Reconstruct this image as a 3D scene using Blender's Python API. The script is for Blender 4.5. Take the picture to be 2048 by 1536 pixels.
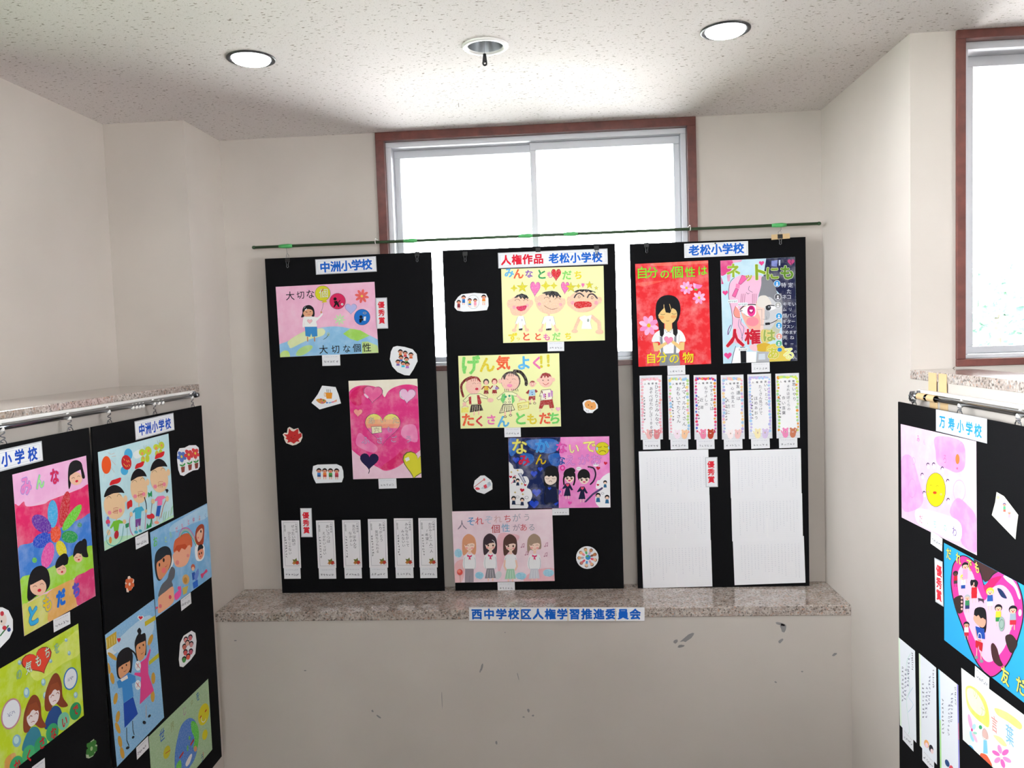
import bpy, bmesh, math, random
import numpy as np
from mathutils import Vector, Matrix
from mathutils.geometry import tessellate_polygon
random.seed(7)
for o in list(bpy.data.objects): bpy.data.objects.remove(o)
SC = bpy.context.scene
C = SC.collection

# ---------------------------------------------------------------- measured room (metres)
ZB = 2.55                                   # camera height above the lower floor
FOC = 1580.7                                # focal length in pixels of the 2048 px wide frame
YAW, PITCH, ROLL = 0.0636, -0.0605, 0.0339
D = 4.20                                    # back wall of the alcove
XL, XR = -1.792, 1.357                      # side walls of the alcove
ZC = ZB + 1.096                             # ceiling
ZL, YL, LT = ZB - 1.349, 3.827, 0.049       # back ledge top, front, thickness
CL, CR = 3.792, 3.166                       # where the full height side walls end
XLL = -2.196                                # left wall above the side ledge
ZS = ZB - 0.183                             # side ledge top
XP = 1.555                                  # far side of the right parapet
XO = 3.40                                   # outer right wall
YR = -2.6                                   # wall behind the camera
WX0, WX1, WZ0 = -0.947, 0.725, ZB - 0.173   # window 1 outer frame

# ---------------------------------------------------------------- camera
def rotm(y, p, r):
    return (Matrix.Rotation(y, 3, 'Z') @ Matrix.Rotation(p, 3, 'X') @ Matrix.Rotation(r, 3, 'Y'))
RC = rotm(YAW, PITCH, ROLL)
cam = bpy.data.cameras.new('camera'); cam.sensor_width = 36; cam.lens = FOC / 2048 * 36; cam.clip_start = 0.05
camo = bpy.data.objects.new('camera', cam); C.objects.link(camo)
m4 = (RC @ Matrix.Rotation(math.pi / 2, 3, 'X')).to_4x4(); m4.translation = (0, 0, ZB)
camo.matrix_world = m4; SC.camera = camo

def ray(px, py):
    return RC @ Vector(((px - 1024) / FOC, 1, -(py - 768) / FOC))
def hit(px, py, axis, val):                 # measured picture point -> point on a real plane
    d = ray(px, py); o = Vector((0, 0, ZB)); t = (val - o[axis]) / d[axis]
    return o + d * t

# ---------------------------------------------------------------- world, light, exposure
W = bpy.data.worlds.new('world'); SC.world = W; W.use_nodes = True
W.node_tree.nodes['Background'].inputs[0].default_value = (0.97, 0.98, 1.0, 1)
W.node_tree.nodes['Background'].inputs[1].default_value = 13.0
SC.view_settings.view_transform = 'Standard'; SC.view_settings.look = 'None'
SC.view_settings.gamma = 1; SC.view_settings.exposure = 1.25; SC.view_settings.use_curve_mapping = False
SC.cycles.max_bounces = 10; SC.cycles.diffuse_bounces = 6; SC.cycles.transparent_max_bounces = 12
SC.cycles.sample_clamp_indirect = 8; SC.cycles.caustics_reflective = False; SC.cycles.caustics_refractive = False
SC.cycles.use_denoising = True

sun = bpy.data.lights.new('sun', 'SUN'); sun.energy = 5.0; sun.angle = math.radians(6); sun.color = (1.0, 0.96, 0.9)
suno = bpy.data.objects.new('sun', sun); C.objects.link(suno)
suno.rotation_euler = Vector((0.55, 0.16, -0.82)).to_track_quat('-Z', 'Y').to_euler()     # high, from the left and a little behind

def portal(name, loc, rot, sx, sy):
    l = bpy.data.lights.new(name, 'AREA'); l.shape = 'RECTANGLE'; l.size = sx; l.size_y = sy
    l.cycles.is_portal = True
    o = bpy.data.objects.new(name, l); o.location = loc; o.rotation_euler = rot; C.objects.link(o)
H = math.pi / 2
portal('sky_portal', (XO + 0.2, 1.2, 2.85), (0, H, 0), 1.3, 1.4)
portal('sky_portal', ((WX0 + WX1) / 2, D + 0.2, (WZ0 + ZC) / 2), (-H, 0, 0), WX1 - WX0, ZC - WZ0)
portal('sky_portal', (2.3, CR + 0.2, (ZB + ZC) / 2), (-H, 0, 0), 1.6, ZC - ZB + 0.1)
portal('sky_portal', (XLL - 0.2, 0.65, 3.01), (0, -H, 0), 1.25, 4.5)
portal('sky_portal', (0.4, YR - 0.2, 2.9), (H, 0, 0), 1.4, 1.2)

# ---------------------------------------------------------------- colour and materials
def lin(h, a=1.0):
    if isinstance(h, str):
        h = h.lstrip('#')
        if len(h) == 3: h = ''.join(c * 2 for c in h)
        h = [int(h[i:i + 2], 16) / 255 for i in (0, 2, 4)]
    return tuple((c / 12.92 if c <= 0.04045 else ((c + 0.055) / 1.055) ** 2.4) for c in h) + (a,)
MATS = {}
def mat(name, color='#888', rough=0.6, metal=0.0, spec=0.5, build=None, emit=None):
    if name in MATS: return MATS[name]
    m = bpy.data.materials.new(name); m.use_nodes = True; nt = m.node_tree
    b = nt.nodes['Principled BSDF']
    b.inputs['Base Color'].default_value = lin(color); b.inputs['Roughness'].default_value = rough
    b.inputs['Metallic'].default_value = metal; b.inputs['Specular IOR Level'].default_value = spec
    if emit: b.inputs['Emission Color'].default_value = lin(emit[0]); b.inputs['Emission Strength'].default_value = emit[1]
    if build: build(nt, b)
    MATS[name] = m; return m
def N(nt, t, **kw):
    n = nt.nodes.new(t)
    for k, v in kw.items():
        if k.startswith('i_'): n.inputs[k[2:].replace('_', ' ')].default_value = v
        else: setattr(n, k, v)
    return n
def ramp(nt, src, stops):
    r = N(nt, 'ShaderNodeValToRGB'); cr = r.color_ramp
    while len(cr.elements) < len(stops): cr.elements.new(0.5)
    for e, (p, c) in zip(cr.elements, stops): e.position = p; e.color = lin(c) if isinstance(c, str) else c
    nt.links.new(src, r.inputs[0]); return r
def coords(nt, scale=(1, 1, 1)):
    tc = N(nt, 'ShaderNodeTexCoord'); mp = N(nt, 'ShaderNodeMapping'); mp.inputs['Scale'].default_value = scale
    nt.links.new(tc.outputs['Object'], mp.inputs[0]); return mp.outputs[0]
def bump(nt, b, src, s=0.2, d=0.002):
    bp = N(nt, 'ShaderNodeBump'); bp.inputs['Strength'].default_value = s; bp.inputs['Distance'].default_value = d
    nt.links.new(src, bp.inputs['Height']); nt.links.new(bp.outputs[0], b.inputs['Normal'])
def wall_build(nt, b):
    v = coords(nt)
    n = N(nt, 'ShaderNodeTexNoise', i_Scale=1.4, i_Detail=4.0); nt.links.new(v, n.inputs[0])
    r = ramp(nt, n.outputs[0], [(0.3, '#c3bbb4'), (0.7, '#cdc5be')])
    nt.links.new(r.outputs[0], b.inputs['Base Color'])
    n2 = N(nt, 'ShaderNodeTexNoise', i_Scale=260.0, i_Detail=2.0); nt.links.new(v, n2.inputs[0])
    bump(nt, b, n2.outputs[0], 0.12, 0.001)
def ceil_build(nt, b):
    v = coords(nt, (55, 130, 60))
    n = N(nt, 'ShaderNodeTexNoise', i_Scale=1.0, i_Detail=1.5, i_Roughness=0.5); nt.links.new(v, n.inputs[0])
    r = ramp(nt, n.outputs[0], [(0.285, '#8f867d'), (0.355, '#e5e0df')])
    v2 = coords(nt, (190, 420, 200))
    n2 = N(nt, 'ShaderNodeTexNoise', i_Scale=1.0, i_Detail=1.0); nt.links.new(v2, n2.inputs[0])
    r2 = ramp(nt, n2.outputs[0], [(0.26, '#bcb5ae'), (0.34, '#ffffff')])
    mx = N(nt, 'ShaderNodeMix', data_type='RGBA', blend_type='MULTIPLY'); mx.inputs[0].default_value = 1
    nt.links.new(r.outputs[0], mx.inputs[6]); nt.links.new(r2.outputs[0], mx.inputs[7])
    nt.links.new(mx.outputs[2], b.inputs['Base Color'])
    bump(nt, b, r.outputs[0], 0.5, 0.002)
def marble_build(nt, b):
    v = coords(nt)
    vo = N(nt, 'ShaderNodeTexVoronoi', i_Scale=150.0); nt.links.new(v, vo.inputs['Vector'])
    sep = N(nt, 'ShaderNodeSeparateColor'); nt.links.new(vo.outputs['Color'], sep.inputs[0])
    r = ramp(nt, sep.outputs[0], [(0.0, '#7d7874'), (0.09, '#a39a95'), (0.2, '#bdb3ac'), (0.5, '#cbc3be'), (0.72, '#d6d0cc'), (0.92, '#c4a596'), (0.96, '#aaa8a8')])
    r.color_ramp.interpolation = 'CONSTANT'
    n = N(nt, 'ShaderNodeTexNoise', i_Scale=18.0, i_Detail=5.0); nt.links.new(v, n.inputs[0])
    r2 = ramp(nt, n.outputs[0], [(0.35, '#cbbdb5'), (0.6, '#ece6e2')])
    mx = N(nt, 'ShaderNodeMix', data_type='RGBA', blend_type='MULTIPLY'); mx.inputs[0].default_value = 0.8
    nt.links.new(r.outputs[0], mx.inputs[6]); nt.links.new(r2.outputs[0], mx.inputs[7])
    nt.links.new(mx.outputs[2], b.inputs['Base Color'])
def wood_build(nt, b):
    v = coords(nt, (8, 8, 8))
    n = N(nt, 'ShaderNodeTexNoise', i_Scale=3.0, i_Detail=4.0); nt.links.new(v, n.inputs[0])
    r = ramp(nt, n.outputs[0], [(0.3, '#5c322d'), (0.7, '#744038')]); nt.links.new(r.outputs[0], b.inputs['Base Color'])
def board_build(nt, b):
    v = coords(nt)
    n = N(nt, 'ShaderNodeTexNoise', i_Scale=350.0, i_Detail=2.0); nt.links.new(v, n.inputs[0])
    r = ramp(nt, n.outputs[0], [(0.3, '#0b0b0d'), (0.7, '#111114')]); nt.links.new(r.outputs[0], b.inputs['Base Color'])
    bump(nt, b, n.outputs[0], 0.1, 0.0005)
def foliage_build(nt, b):
    v = coords(nt)
    n = N(nt, 'ShaderNodeTexNoise', i_Scale=2.5, i_Detail=4.0); nt.links.new(v, n.inputs[0])
    r = ramp(nt, n.outputs[0], [(0.35, '#3c5a50'), (0.65, '#64866e')]); nt.links.new(r.outputs[0], b.inputs['Base Color'])
def ink(name, wash):
    def bld(nt, b):
        a = N(nt, 'ShaderNodeAttribute', attribute_name='ink')
        v = coords(nt)
        n = N(nt, 'ShaderNodeTexNoise', i_Scale=(15.0 if wash != 2 else 170.0), i_Detail=6.0, i_Roughness=0.6); nt.links.new(v, n.inputs[0])
        hi = (0.0, 0.24, 0.26)[wash]; lo = (0.03, 0.14, 0.10)[wash]
        mr = N(nt, 'ShaderNodeMapRange'); mr.inputs[1].default_value = 0.45; mr.inputs[2].default_value = 0.75; mr.inputs[4].default_value = hi
        nt.links.new(n.outputs[0], mr.inputs[0])
        mx = N(nt, 'ShaderNodeMix', data_type='RGBA'); mx.inputs[7].default_value = (0.93, 0.92, 0.92, 1)
        nt.links.new(mr.outputs[0], mx.inputs[0]); nt.links.new(a.outputs['Color'], mx.inputs[6])
        mr2 = N(nt, 'ShaderNodeMapRange'); mr2.inputs[1].default_value = 0.55; mr2.inputs[2].default_value = 0.25; mr2.inputs[4].default_value = lo
        nt.links.new(n.outputs[0], mr2.inputs[0])
        mx2 = N(nt, 'ShaderNodeMix', data_type='RGBA', blend_type='MULTIPLY'); mx2.inputs[7].default_value = (0.55, 0.5, 0.55, 1)
        nt.links.new(mr2.outputs[0], mx2.inputs[0]); nt.links.new(mx.outputs[2], mx2.inputs[6])
        nt.links.new(mx2.outputs[2], b.inputs['Base Color'])
    return mat(name, rough=0.7, spec=0.25, build=bld)
INK = [ink('printed_ink', 0), ink('watercolour_paint', 1), ink('crayon', 2)]
M_wall = mat('painted_plaster', rough=0.75, spec=0.2, build=wall_build)
M_ceil = mat('rock_wool_ceiling', rough=0.9, spec=0.1, build=ceil_build)
M_marble = mat('polished_granite', rough=0.09, spec=0.8, build=marble_build)
M_brown = mat('brown_painted_wood', rough=0.35, build=wood_build)
M_board = mat('black_foam_board', rough=0.85, spec=0.12, build=board_build)
M_alu = mat('aluminium_sash', '#cfd0d6', rough=0.4, metal=0.35)
M_dimground = mat('dim_added_ground', '#55604c', rough=0.9)  # dark tone for the added ground on the left, keeps its bounce low
M_chrome = mat('chrome', '#74777d', rough=0.10, metal=1.0)
M_steel = mat('steel_wire', '#85878c', rough=0.3, metal=1.0)
M_white = mat('white_plastic', '#eceae8', rough=0.45)
M_black = mat('black_plastic', '#141416', rough=0.4)
M_floor = mat('grey_floor_sheet', '#6d665f', rough=0.5)
M_green = mat('green_garden_pole', '#2f4a2c', rough=0.4)
M_gtape = mat('green_tape', '#4fae62', rough=0.4)
M_btape = mat('beige_paper_tape', '#d9b98a', rough=0.7)
M_lamin = mat('laminate_film', '#c9ccd2', rough=0.08, spec=0.6)
M_scuff = mat('grey_scuff', '#8c8a8a', rough=0.8)
M_crack = mat('hairline_crack', '#6b645d', rough=0.9)
M_ground = mat('pale_concrete_ground', '#e4e2e0', rough=0.9)
M_leaf = mat('foliage', rough=0.8, build=foliage_build)
M_bark = mat('bark', '#6d6258', rough=0.9)
M_lamp = mat('lit_lamp', '#ffffff', rough=0.5, emit=('#f4fbff', 22.0))
M_refl = mat('lamp_reflector', '#c4c6ca', rough=0.3, metal=0.9)
M_bulb = mat('frosted_bulb', '#dfe3e4', rough=0.25)
def glass_build(nt, b):
    out = nt.nodes['Material Output']; tr = N(nt, 'ShaderNodeBsdfTransparent'); gl = N(nt, 'ShaderNodeBsdfGlossy')
    tr.inputs[0].default_value = (0.95, 0.97, 0.97, 1); gl.inputs['Roughness'].default_value = 0.02
    f = N(nt, 'ShaderNodeFresnel'); f.inputs[0].default_value = 1.45
    mx = N(nt, 'ShaderNodeMixShader'); nt.links.new(f.outputs[0], mx.inputs[0])
    nt.links.new(tr.outputs[0], mx.inputs[1]); nt.links.new(gl.outputs[0], mx.inputs[2]); nt.links.new(mx.outputs[0], out.inputs[0])
M_glass = mat('window_glass', build=glass_build)
PAPER = {}
def paper(col):
    if col not in PAPER: PAPER[col] = mat('paper_' + col.lstrip('#'), col, rough=0.7, spec=0.25)
    return PAPER[col]

# ---------------------------------------------------------------- mesh helpers
def obj(name, bm, m=None, parent=None, smooth=False):
    me = bpy.data.meshes.new(name)
    bmesh.ops.recalc_face_normals(bm, faces=bm.faces)
    bm.to_mesh(me); bm.free()
    if m: me.materials.append(m)
    if smooth:
        for p in me.polygons: p.use_smooth = True
    o = bpy.data.objects.new(name, me); C.objects.link(o)
    if parent is not None: o.parent = parent
    return o
def tag(o, label=None, cat=None, group=None, kind=None):
    if label: o['label'] = label
    if cat: o['category'] = cat
    if group: o['group'] = group
    if kind: o['kind'] = kind
    return o
def empty(name, loc=(0, 0, 0), rz=0.0):
    o = bpy.data.objects.new(name, None); o.location = loc; o.rotation_euler = (0, 0, rz); o.empty_display_size = 0.05
    C.objects.link(o); return o
def B(): return bmesh.new()
def box(bm, x0, x1, y0, y1, z0, z1, bev=0.0):
    vs = [bm.verts.new((x, y, z)) for x in (x0, x1) for y in (y0, y1) for z in (z0, z1)]
    fs = [(0, 1, 3, 2), (4, 6, 7, 5), (0, 4, 5, 1), (2, 3, 7, 6), (0, 2, 6, 4), (1, 5, 7, 3)]
    ff = [bm.faces.new([vs[i] for i in f]) for f in fs]
    if bev:
        es = list({e for f in ff for e in f.edges})
        bmesh.ops.bevel(bm, geom=es, offset=bev, segments=2, affect='EDGES', profile=0.5)
    return bm
def tube(bm, pts, r, seg=8, closed=False):
    pts = [Vector(p) for p in pts]; rings = []
    n = len(pts)
    for i, p in enumerate(pts):
        a = pts[(i - 1) % n] if (closed or i > 0) else p
        c = pts[(i + 1) % n] if (closed or i < n - 1) else p
        t = (c - a).normalized()
        u = t.cross(Vector((0, 0, 1)))
        if u.length < 0.1: u = t.cross(Vector((0, 1, 0)))
        u.normalize(); w = t.cross(u)
        rr = r[i] if isinstance(r, (list, tuple)) else r
        rings.append([bm.verts.new(p + (u * math.cos(2 * math.pi * k / seg) + w * math.sin(2 * math.pi * k / seg)) * rr) for k in range(seg)])
    m = n if closed else n - 1
    for i in range(m):
        a, b = rings[i], rings[(i + 1) % n]
        for k in range(seg): bm.faces.new((a[k], a[(k + 1) % seg], b[(k + 1) % seg], b[k]))
    if not closed:
        bm.faces.new(rings[0][::-1]); bm.faces.new(rings[-1])
    return bm
def lathe(bm, prof, c=(0, 0, 0), seg=48, cap=False):
    rings = [[bm.verts.new((c[0] + r * math.cos(2 * math.pi * k / seg), c[1] + r * math.sin(2 * math.pi * k / seg), c[2] + z)) for k in range(seg)] for r, z in prof]
    for a, b in zip(rings, rings[1:]):
        for k in range(seg): bm.faces.new((a[k], a[(k + 1) % seg], b[(k + 1) % seg], b[k]))
    if cap: bm.faces.new(rings[-1])
    return bm
def ball(bm, c, r, sx=1, sy=1, sz=1, u=12, v=8):
    m = Matrix.Translation(c) @ Matrix.Diagonal((sx, sy, sz, 1))
    bmesh.ops.create_uvsphere(bm, u_segments=u, v_segments=v, radius=r, matrix=m); return bm
def struct(name, bm, m, label=None):
    return tag(obj(name, bm, m), label, None, None, 'structure')

# ================================================================ THE SETTING
TW = 0.15
DL = [(-1.153, 3.036), (-0.252, 3.045), (0.637, 3.024)]         # three downlights
# ceiling with three round holes
bm = B(); hr = 0.080; zc = ZC
def quad(x0, x1, y0, y1): bm.faces.new([bm.verts.new((x, y, zc)) for x, y in ((x0, y0), (x1, y0), (x1, y1), (x0, y1))])
X0, X1 = XLL - TW, XO + TW
quad(X0, X1, YR - TW, 2.90); quad(X0, X1, 3.18, D + TW)
prev = X0
for cx, cy in DL:
    quad(prev, cx - 0.14, 2.90, 3.18); prev = cx + 0.14
    seg = 48; a = []; q = []
    for k in range(seg):
        t = 2 * math.pi * k / seg; c, s = math.cos(t), math.sin(t)
        a.append(bm.verts.new((cx + hr * c, cy + hr * s, zc)))
        f = 1 / max(abs(c), abs(s))
        x, y = cx + 0.14 * c * f, 3.04 + 0.14 * s * f
        q.append(bm.verts.new((x, y, zc)))
    for k in range(seg): bm.faces.new((a[k], a[(k + 1) % seg], q[(k + 1) % seg], q[k]))
quad(prev, X1, 2.90, 3.18)
struct('ceiling', bm, M_ceil, 'off-white ceiling of pitted mineral fibre board')
bm = B(); box(bm, X0, X1, YR - TW, D + TW, ZC + 0.16, ZC + 0.3); struct('ceiling_slab', bm, M_wall)
bm = B(); box(bm, X0, X1, YR - TW, D + TW, -0.1, 0); struct('floor', bm, M_floor)
# back wall of the alcove, above and below the ledge
bm = B()
box(bm, XL - 0.02, WX0 + 0.012, D, D + TW, ZL - LT, ZC); box(bm, WX1 - 0.012, XR + 0.02, D, D + TW, ZL - LT, ZC)
box(bm, WX0 + 0.012, WX1 - 0.012, D, D + TW, ZL - LT, WZ0 + 0.012)
wb = struct('wall_back', bm, M_wall)
bm = B(); box(bm, XL - 0.02, XR + 0.02, YL + 0.006, D + TW, 0, ZL - LT)
wbl = struct('wall_back_lower', bm, M_wall)
bm = B(); box(bm, XL, XR, YL, D, ZL - LT, ZL, 0.004)
struct('trim_1', bm, M_marble, 'speckled beige granite ledge across the alcove under the boards')
# left side: pier, parapet, cap, upper wall
bm = B(); box(bm, XLL, XL, CL, D + TW, 0, ZC); struct('wall_left_pier', bm, M_wall)
bm = B(); box(bm, XLL, XL, YR, CL, 0, ZS - 0.036); struct('wall_left_parapet', bm, M_wall)
bm = B(); box(bm, XLL, XL + 0.004, YR, CL, ZS - 0.036, ZS, 0.003)
struct('trim_2', bm, M_marble, 'speckled granite cap on the left parapet')
bm = B()
wy0, wy1, wz0, wz1 = -1.6, 2.9, 2.40, 3.62
box(bm, XLL - TW, XLL, YR, wy0, 0, ZC); box(bm, XLL - TW, XLL, wy1, D + TW, 0, ZC)
box(bm, XLL - TW, XLL, wy0, wy1, 0, wz0); box(bm, XLL - TW, XLL, wy0, wy1, wz1, ZC)
struct('wall_left', bm, M_wall)
# right side: pier, parapet, cap, window wall, outer wall
bm = B(); box(bm, XR, XP, CR, D + TW, 0, ZC); struct('wall_right_pier', bm, M_wall)
bm = B(); box(bm, XR, XP, YR, CR, 0, ZS - 0.036); struct('wall_right_parapet', bm, M_wall)
bm = B(); box(bm, XR - 0.004, XP, YR, CR, ZS - 0.036, ZS, 0.003)
struct('trim_3', bm, M_marble, 'speckled granite cap on the right parapet')
V0, V1, VZ0 = 1.525, 3.1, hit(1909.4, 733.1, 1, CR).z
bm = B()
box(bm, XP, XO, CR, CR + TW, 0, VZ0 + 0.012); box(bm, V1 - 0.012, XO, CR, CR + TW, VZ0 + 0.012, ZC)
wr = struct('wall_right', bm, M_wall)
bm = B(); box(bm, XO, XO + TW, YR, 0.5, 0, ZC); box(bm, XO, XO + TW, 1.9, CR + TW, 0, ZC)
box(bm, XO, XO + TW, 0.5, 1.9, 0, 2.2); box(bm, XO, XO + TW, 0.5, 1.9, 3.5, ZC); struct('wall_right_outer', bm, M_wall)
bm = B(); box(bm, XLL - TW, -0.3, YR - TW, YR, 0, ZC); box(bm, 1.1, XO + TW, YR - TW, YR, 0, ZC)
box(bm, -0.3, 1.1, YR - TW, YR, 0, 2.3); box(bm, -0.3, 1.1, YR - TW, YR, 3.5, ZC); struct('wall_front', bm, M_wall)

# ---- windows: an Empty per window, members as parts (built on the XZ plane facing -Y, then turned)
def window(name, x0, x1, z0, z1, y, label, mid=None, fw=0.045, rz=0, origin=(0, 0, 0), left_off=0.0):
    w = empty(name, origin, rz); tag(w, label, None, None, 'structure')
    def p(nm, b, m): return obj(nm, b, m, w)
    fr = fw
    fb = 0.028
    for a in ((x0, x1, z1 - fr, z1), (x0, x1, z0, z0 + fb), (x0, x0 + fr, z0 + fb, z1 - fr), (x1 - fr, x1, z0 + fb, z1 - fr)):
        b = B(); box(b, a[0], a[1], y - 0.012, y + 0.075, a[2], a[3], 0.002); p('frame_board', b, M_brown)
    ix0, ix1, iz0, iz1 = x0 + fr, x1 - fr, z0 + fb, z1 - fr
    af = 0.028
    for a in ((ix0, ix1, iz1 - af, iz1), (ix0, ix1, iz0, iz0 + 0.016), (ix0, ix0 + af, iz0 + 0.016, iz1 - af), (ix1 - af, ix1, iz0 + 0.016, iz1 - af)):
        b = B(); box(b, a[0], a[1], y + 0.03, y + 0.145, a[2], a[3], 0.002); p('aluminium_frame', b, M_alu)
    sx0, sx1, sz0, sz1 = ix0 + af, ix1 - af, iz0 + 0.016, iz1 - af
    mid = mid if mid is not None else (sx0 + sx1) / 2
    st = 0.040
    for nm, a0, a1, yy in (('sash', sx0 + left_off, mid + 0.02, y + 0.115), ('sash', mid - 0.02, sx1, y + 0.075)):
        b = B()
        box(b, a0, a1, yy, yy + 0.028, sz1 - st, sz1, 0.002); box(b, a0, a1, yy, yy + 0.028, sz0, sz0 + 0.028, 0.002)
        box(b, a0, a0 + st * 0.8, yy, yy + 0.028, sz0 + 0.028, sz1 - st, 0.002); box(b, a1 - st * 0.8, a1, yy, yy + 0.028, sz0 + 0.028, sz1 - st, 0.002)
        s = p(nm, b, M_alu)
        b = B(); box(b, a0 + st * 0.8, a1 - st * 0.8, yy + 0.011, yy + 0.016, sz0 + 0.028, sz1 - st); obj('pane', b, M_glass, s)
    return w
window('window_1', WX0, WX1, WZ0, ZC - 0.001, D, 'brown framed sliding window behind the three boards', mid=hit(1067, 300, 1, D + 0.08).x)
window('window_2', V0, V1, VZ0, ZC - 0.001, CR, 'brown framed sliding window at the right edge of the photo', fw=0.033, left_off=0.03)
window('window_3', wy0, wy1, wz0, wz1, 0, None, rz=H, origin=(XLL, 0, 0))
window('window_5', -1.9, -0.5, 2.2, 3.5, 0, None, rz=-H, origin=(XO, 0, 0))
window('window_4', -1.1, 0.3, 2.3, 3.5, 0, None, rz=math.pi, origin=(0, YR, 0))

# ---- marks on the plaster, cut as thin flakes that belong to their wall
def flake(parent, name, px, py, axis, val, w, h, m, rot=0.0, seed=0):
    c = hit(px, py, axis, val); rnd = random.Random(seed + px); b = B(); n = 9
    vs = []
    for k in range(n):
        t = 2 * math.pi * k / n; r = 0.7 + 0.5 * rnd.random()
        u, v = w * r * math.cos(t), h * r * math.sin(t)
        u, v = u * math.cos(rot) - v * math.sin(rot), u * math.sin(rot) + v * math.cos(rot)
        vs.append((u, v))
    def P(u, v, d): return (c.x + u, val - d, c.z + v) if axis == 1 else (val - d, c.y - u, c.z + v)
    f = [b.verts.new(P(u, v, 0.0006)) for u, v in vs]; g = [b.verts.new(P(u, v, 0.0)) for u, v in vs]
    b.faces.new(f)
    for k in range(n): b.faces.new((f[k], f[(k + 1) % n], g[(k + 1) % n], g[k]))
    obj(name, b, m, parent)
YW = YL + 0.006
for i, (px, py, w, h, r) in enumerate([(1352, 1283, .007, .005, .5), (1377, 1274, .028, .007, .6), (1362, 1292, .010, .004, .2), (1567, 1256, .010, .013, 0), (1560, 1248, .018, .004, -.3), (1669, 1309, .007, .004, .6), (1561, 1282, .010, .005, .8),
        (1604, 1343, .003, .002, 0), (1551, 1364, .004, .002, -.6), (745, 1422, .005, .003, -1), (757, 1433, .008, .003, -.6), (964, 1334, .003, .011, -.2), (961, 1341, .002, .009, -.3), (1057, 1421, .004, .007, 0),
        (1047, 1434, .004, .002, 0), (1066, 1431, .004, .003, 0), (993, 1485, .003, .006, 0), (610, 1341, .004, .002, 0), (1036, 1352, .0012, .012, .2), (471, 1281, .004, .002, 0), (884, 1400, .0008, .03, 0), (1010, 1265, .0015, .0015, 0)]):
    flake(wbl, 'scuff_mark', px, py, 1, YW, w * 1.7, h * 1.7, M_scuff, r, i)
pts = [(1909.0, 734), (1903, 740), (1899, 747), (1896, 755), (1893, 761), (1892, 767)]
b = B(); tube(b, [hit(x, y, 1, CR - 0.0003) for x, y in pts], 0.0016, 4); obj('hairline_crack', b, M_crack, wr)

# ---- recessed downlights
def downlight(i, cx, cy, lit):
    e = empty('downlight', (cx, cy, ZC))
    tag(e, ['round black rimmed ceiling downlight glowing at the left', 'round white rimmed unlit downlight between the two lit ones', 'round black rimmed ceiling downlight glowing at the right'][i], 'downlight', 'recessed ceiling downlights')
    b = B()
    if lit: lathe(b, [(0.0905, 0.0), (0.0905, -0.004), (0.087, -0.006), (0.074, -0.005), (0.0705, -0.002), (0.0705, 0.03), (0.0800, 0.03)]); obj('trim_ring', b, M_black, e, True)
    else: lathe(b, [(0.0880, 0.0), (0.0880, -0.004), (0.085, -0.007), (0.070, -0.007), (0.0665, -0.002), (0.0665, 0.03), (0.080, 0.03)]); obj('trim_ring', b, M_white, e, True)
    if lit:
        b = B(); lathe(b, [(0.0700, 0.0), (0.070, 0.002), (0.069, 0.010), (0.066, 0.05), (0.05, 0.09), (0.0, 0.09)]); obj('reflector', b, M_refl, e, True)
        b = B(); lathe(b, [(0.0695, 0.002), (0.0695, -0.009), (0.066, -0.012), (0.030, -0.013), (0.0, -0.013)]); obj('lamp_lens', b, M_lamp, e, True)
    else:
        b = B(); lathe(b, [(0.0663, 0.0), (0.064, 0.04), (0.055, 0.09), (0.03, 0.12), (0.0, 0.12)]); obj('reflector', b, M_refl, e, True)
        b = B(); ball(b, (0, 0, 0.055), 0.022, u=20, v=12); lathe(b, [(0.012, 0.07), (0.012, 0.115)], seg=16); obj('bulb', b, M_bulb, e, True)
for i, (cx, cy) in enumerate(DL): downlight(i, cx, cy, i != 1)
pc = hit(971, 100, 1, 3.05)
e = empty('pull_switch', (pc.x, 3.0, ZC)); tag(e, 'black teardrop cord pull dangling from the unlit downlight', 'pull cord')
b = B(); tube(b, [(0, 0, 0.02), (0, 0, -0.048)], 0.0009, 5); obj('cord', b, M_steel, e)
b = B(); pr = [(0.0, -0.044), (0.006, -0.045), (0.007, -0.055), (0.0085, -0.068), (0.009, -0.074)]
lathe(b, pr, seg=14)
n = 14; tube(b, [(0.0065 * math.cos(2 * math.pi * k / n), 0, -0.078 + 0.0085 * math.sin(2 * math.pi * k / n)) for k in range(n)], 0.0036, 8, closed=True)
obj('handle', b, M_black, e, True)
b = B(); tube(b, [hit(917, 206, 2, ZC - 0.004), hit(917.5, 214, 2, ZC - 0.006)], 0.0012, 4); obj('hairline_crack', b, M_crack, bpy.data.objects['ceiling'])

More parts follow.
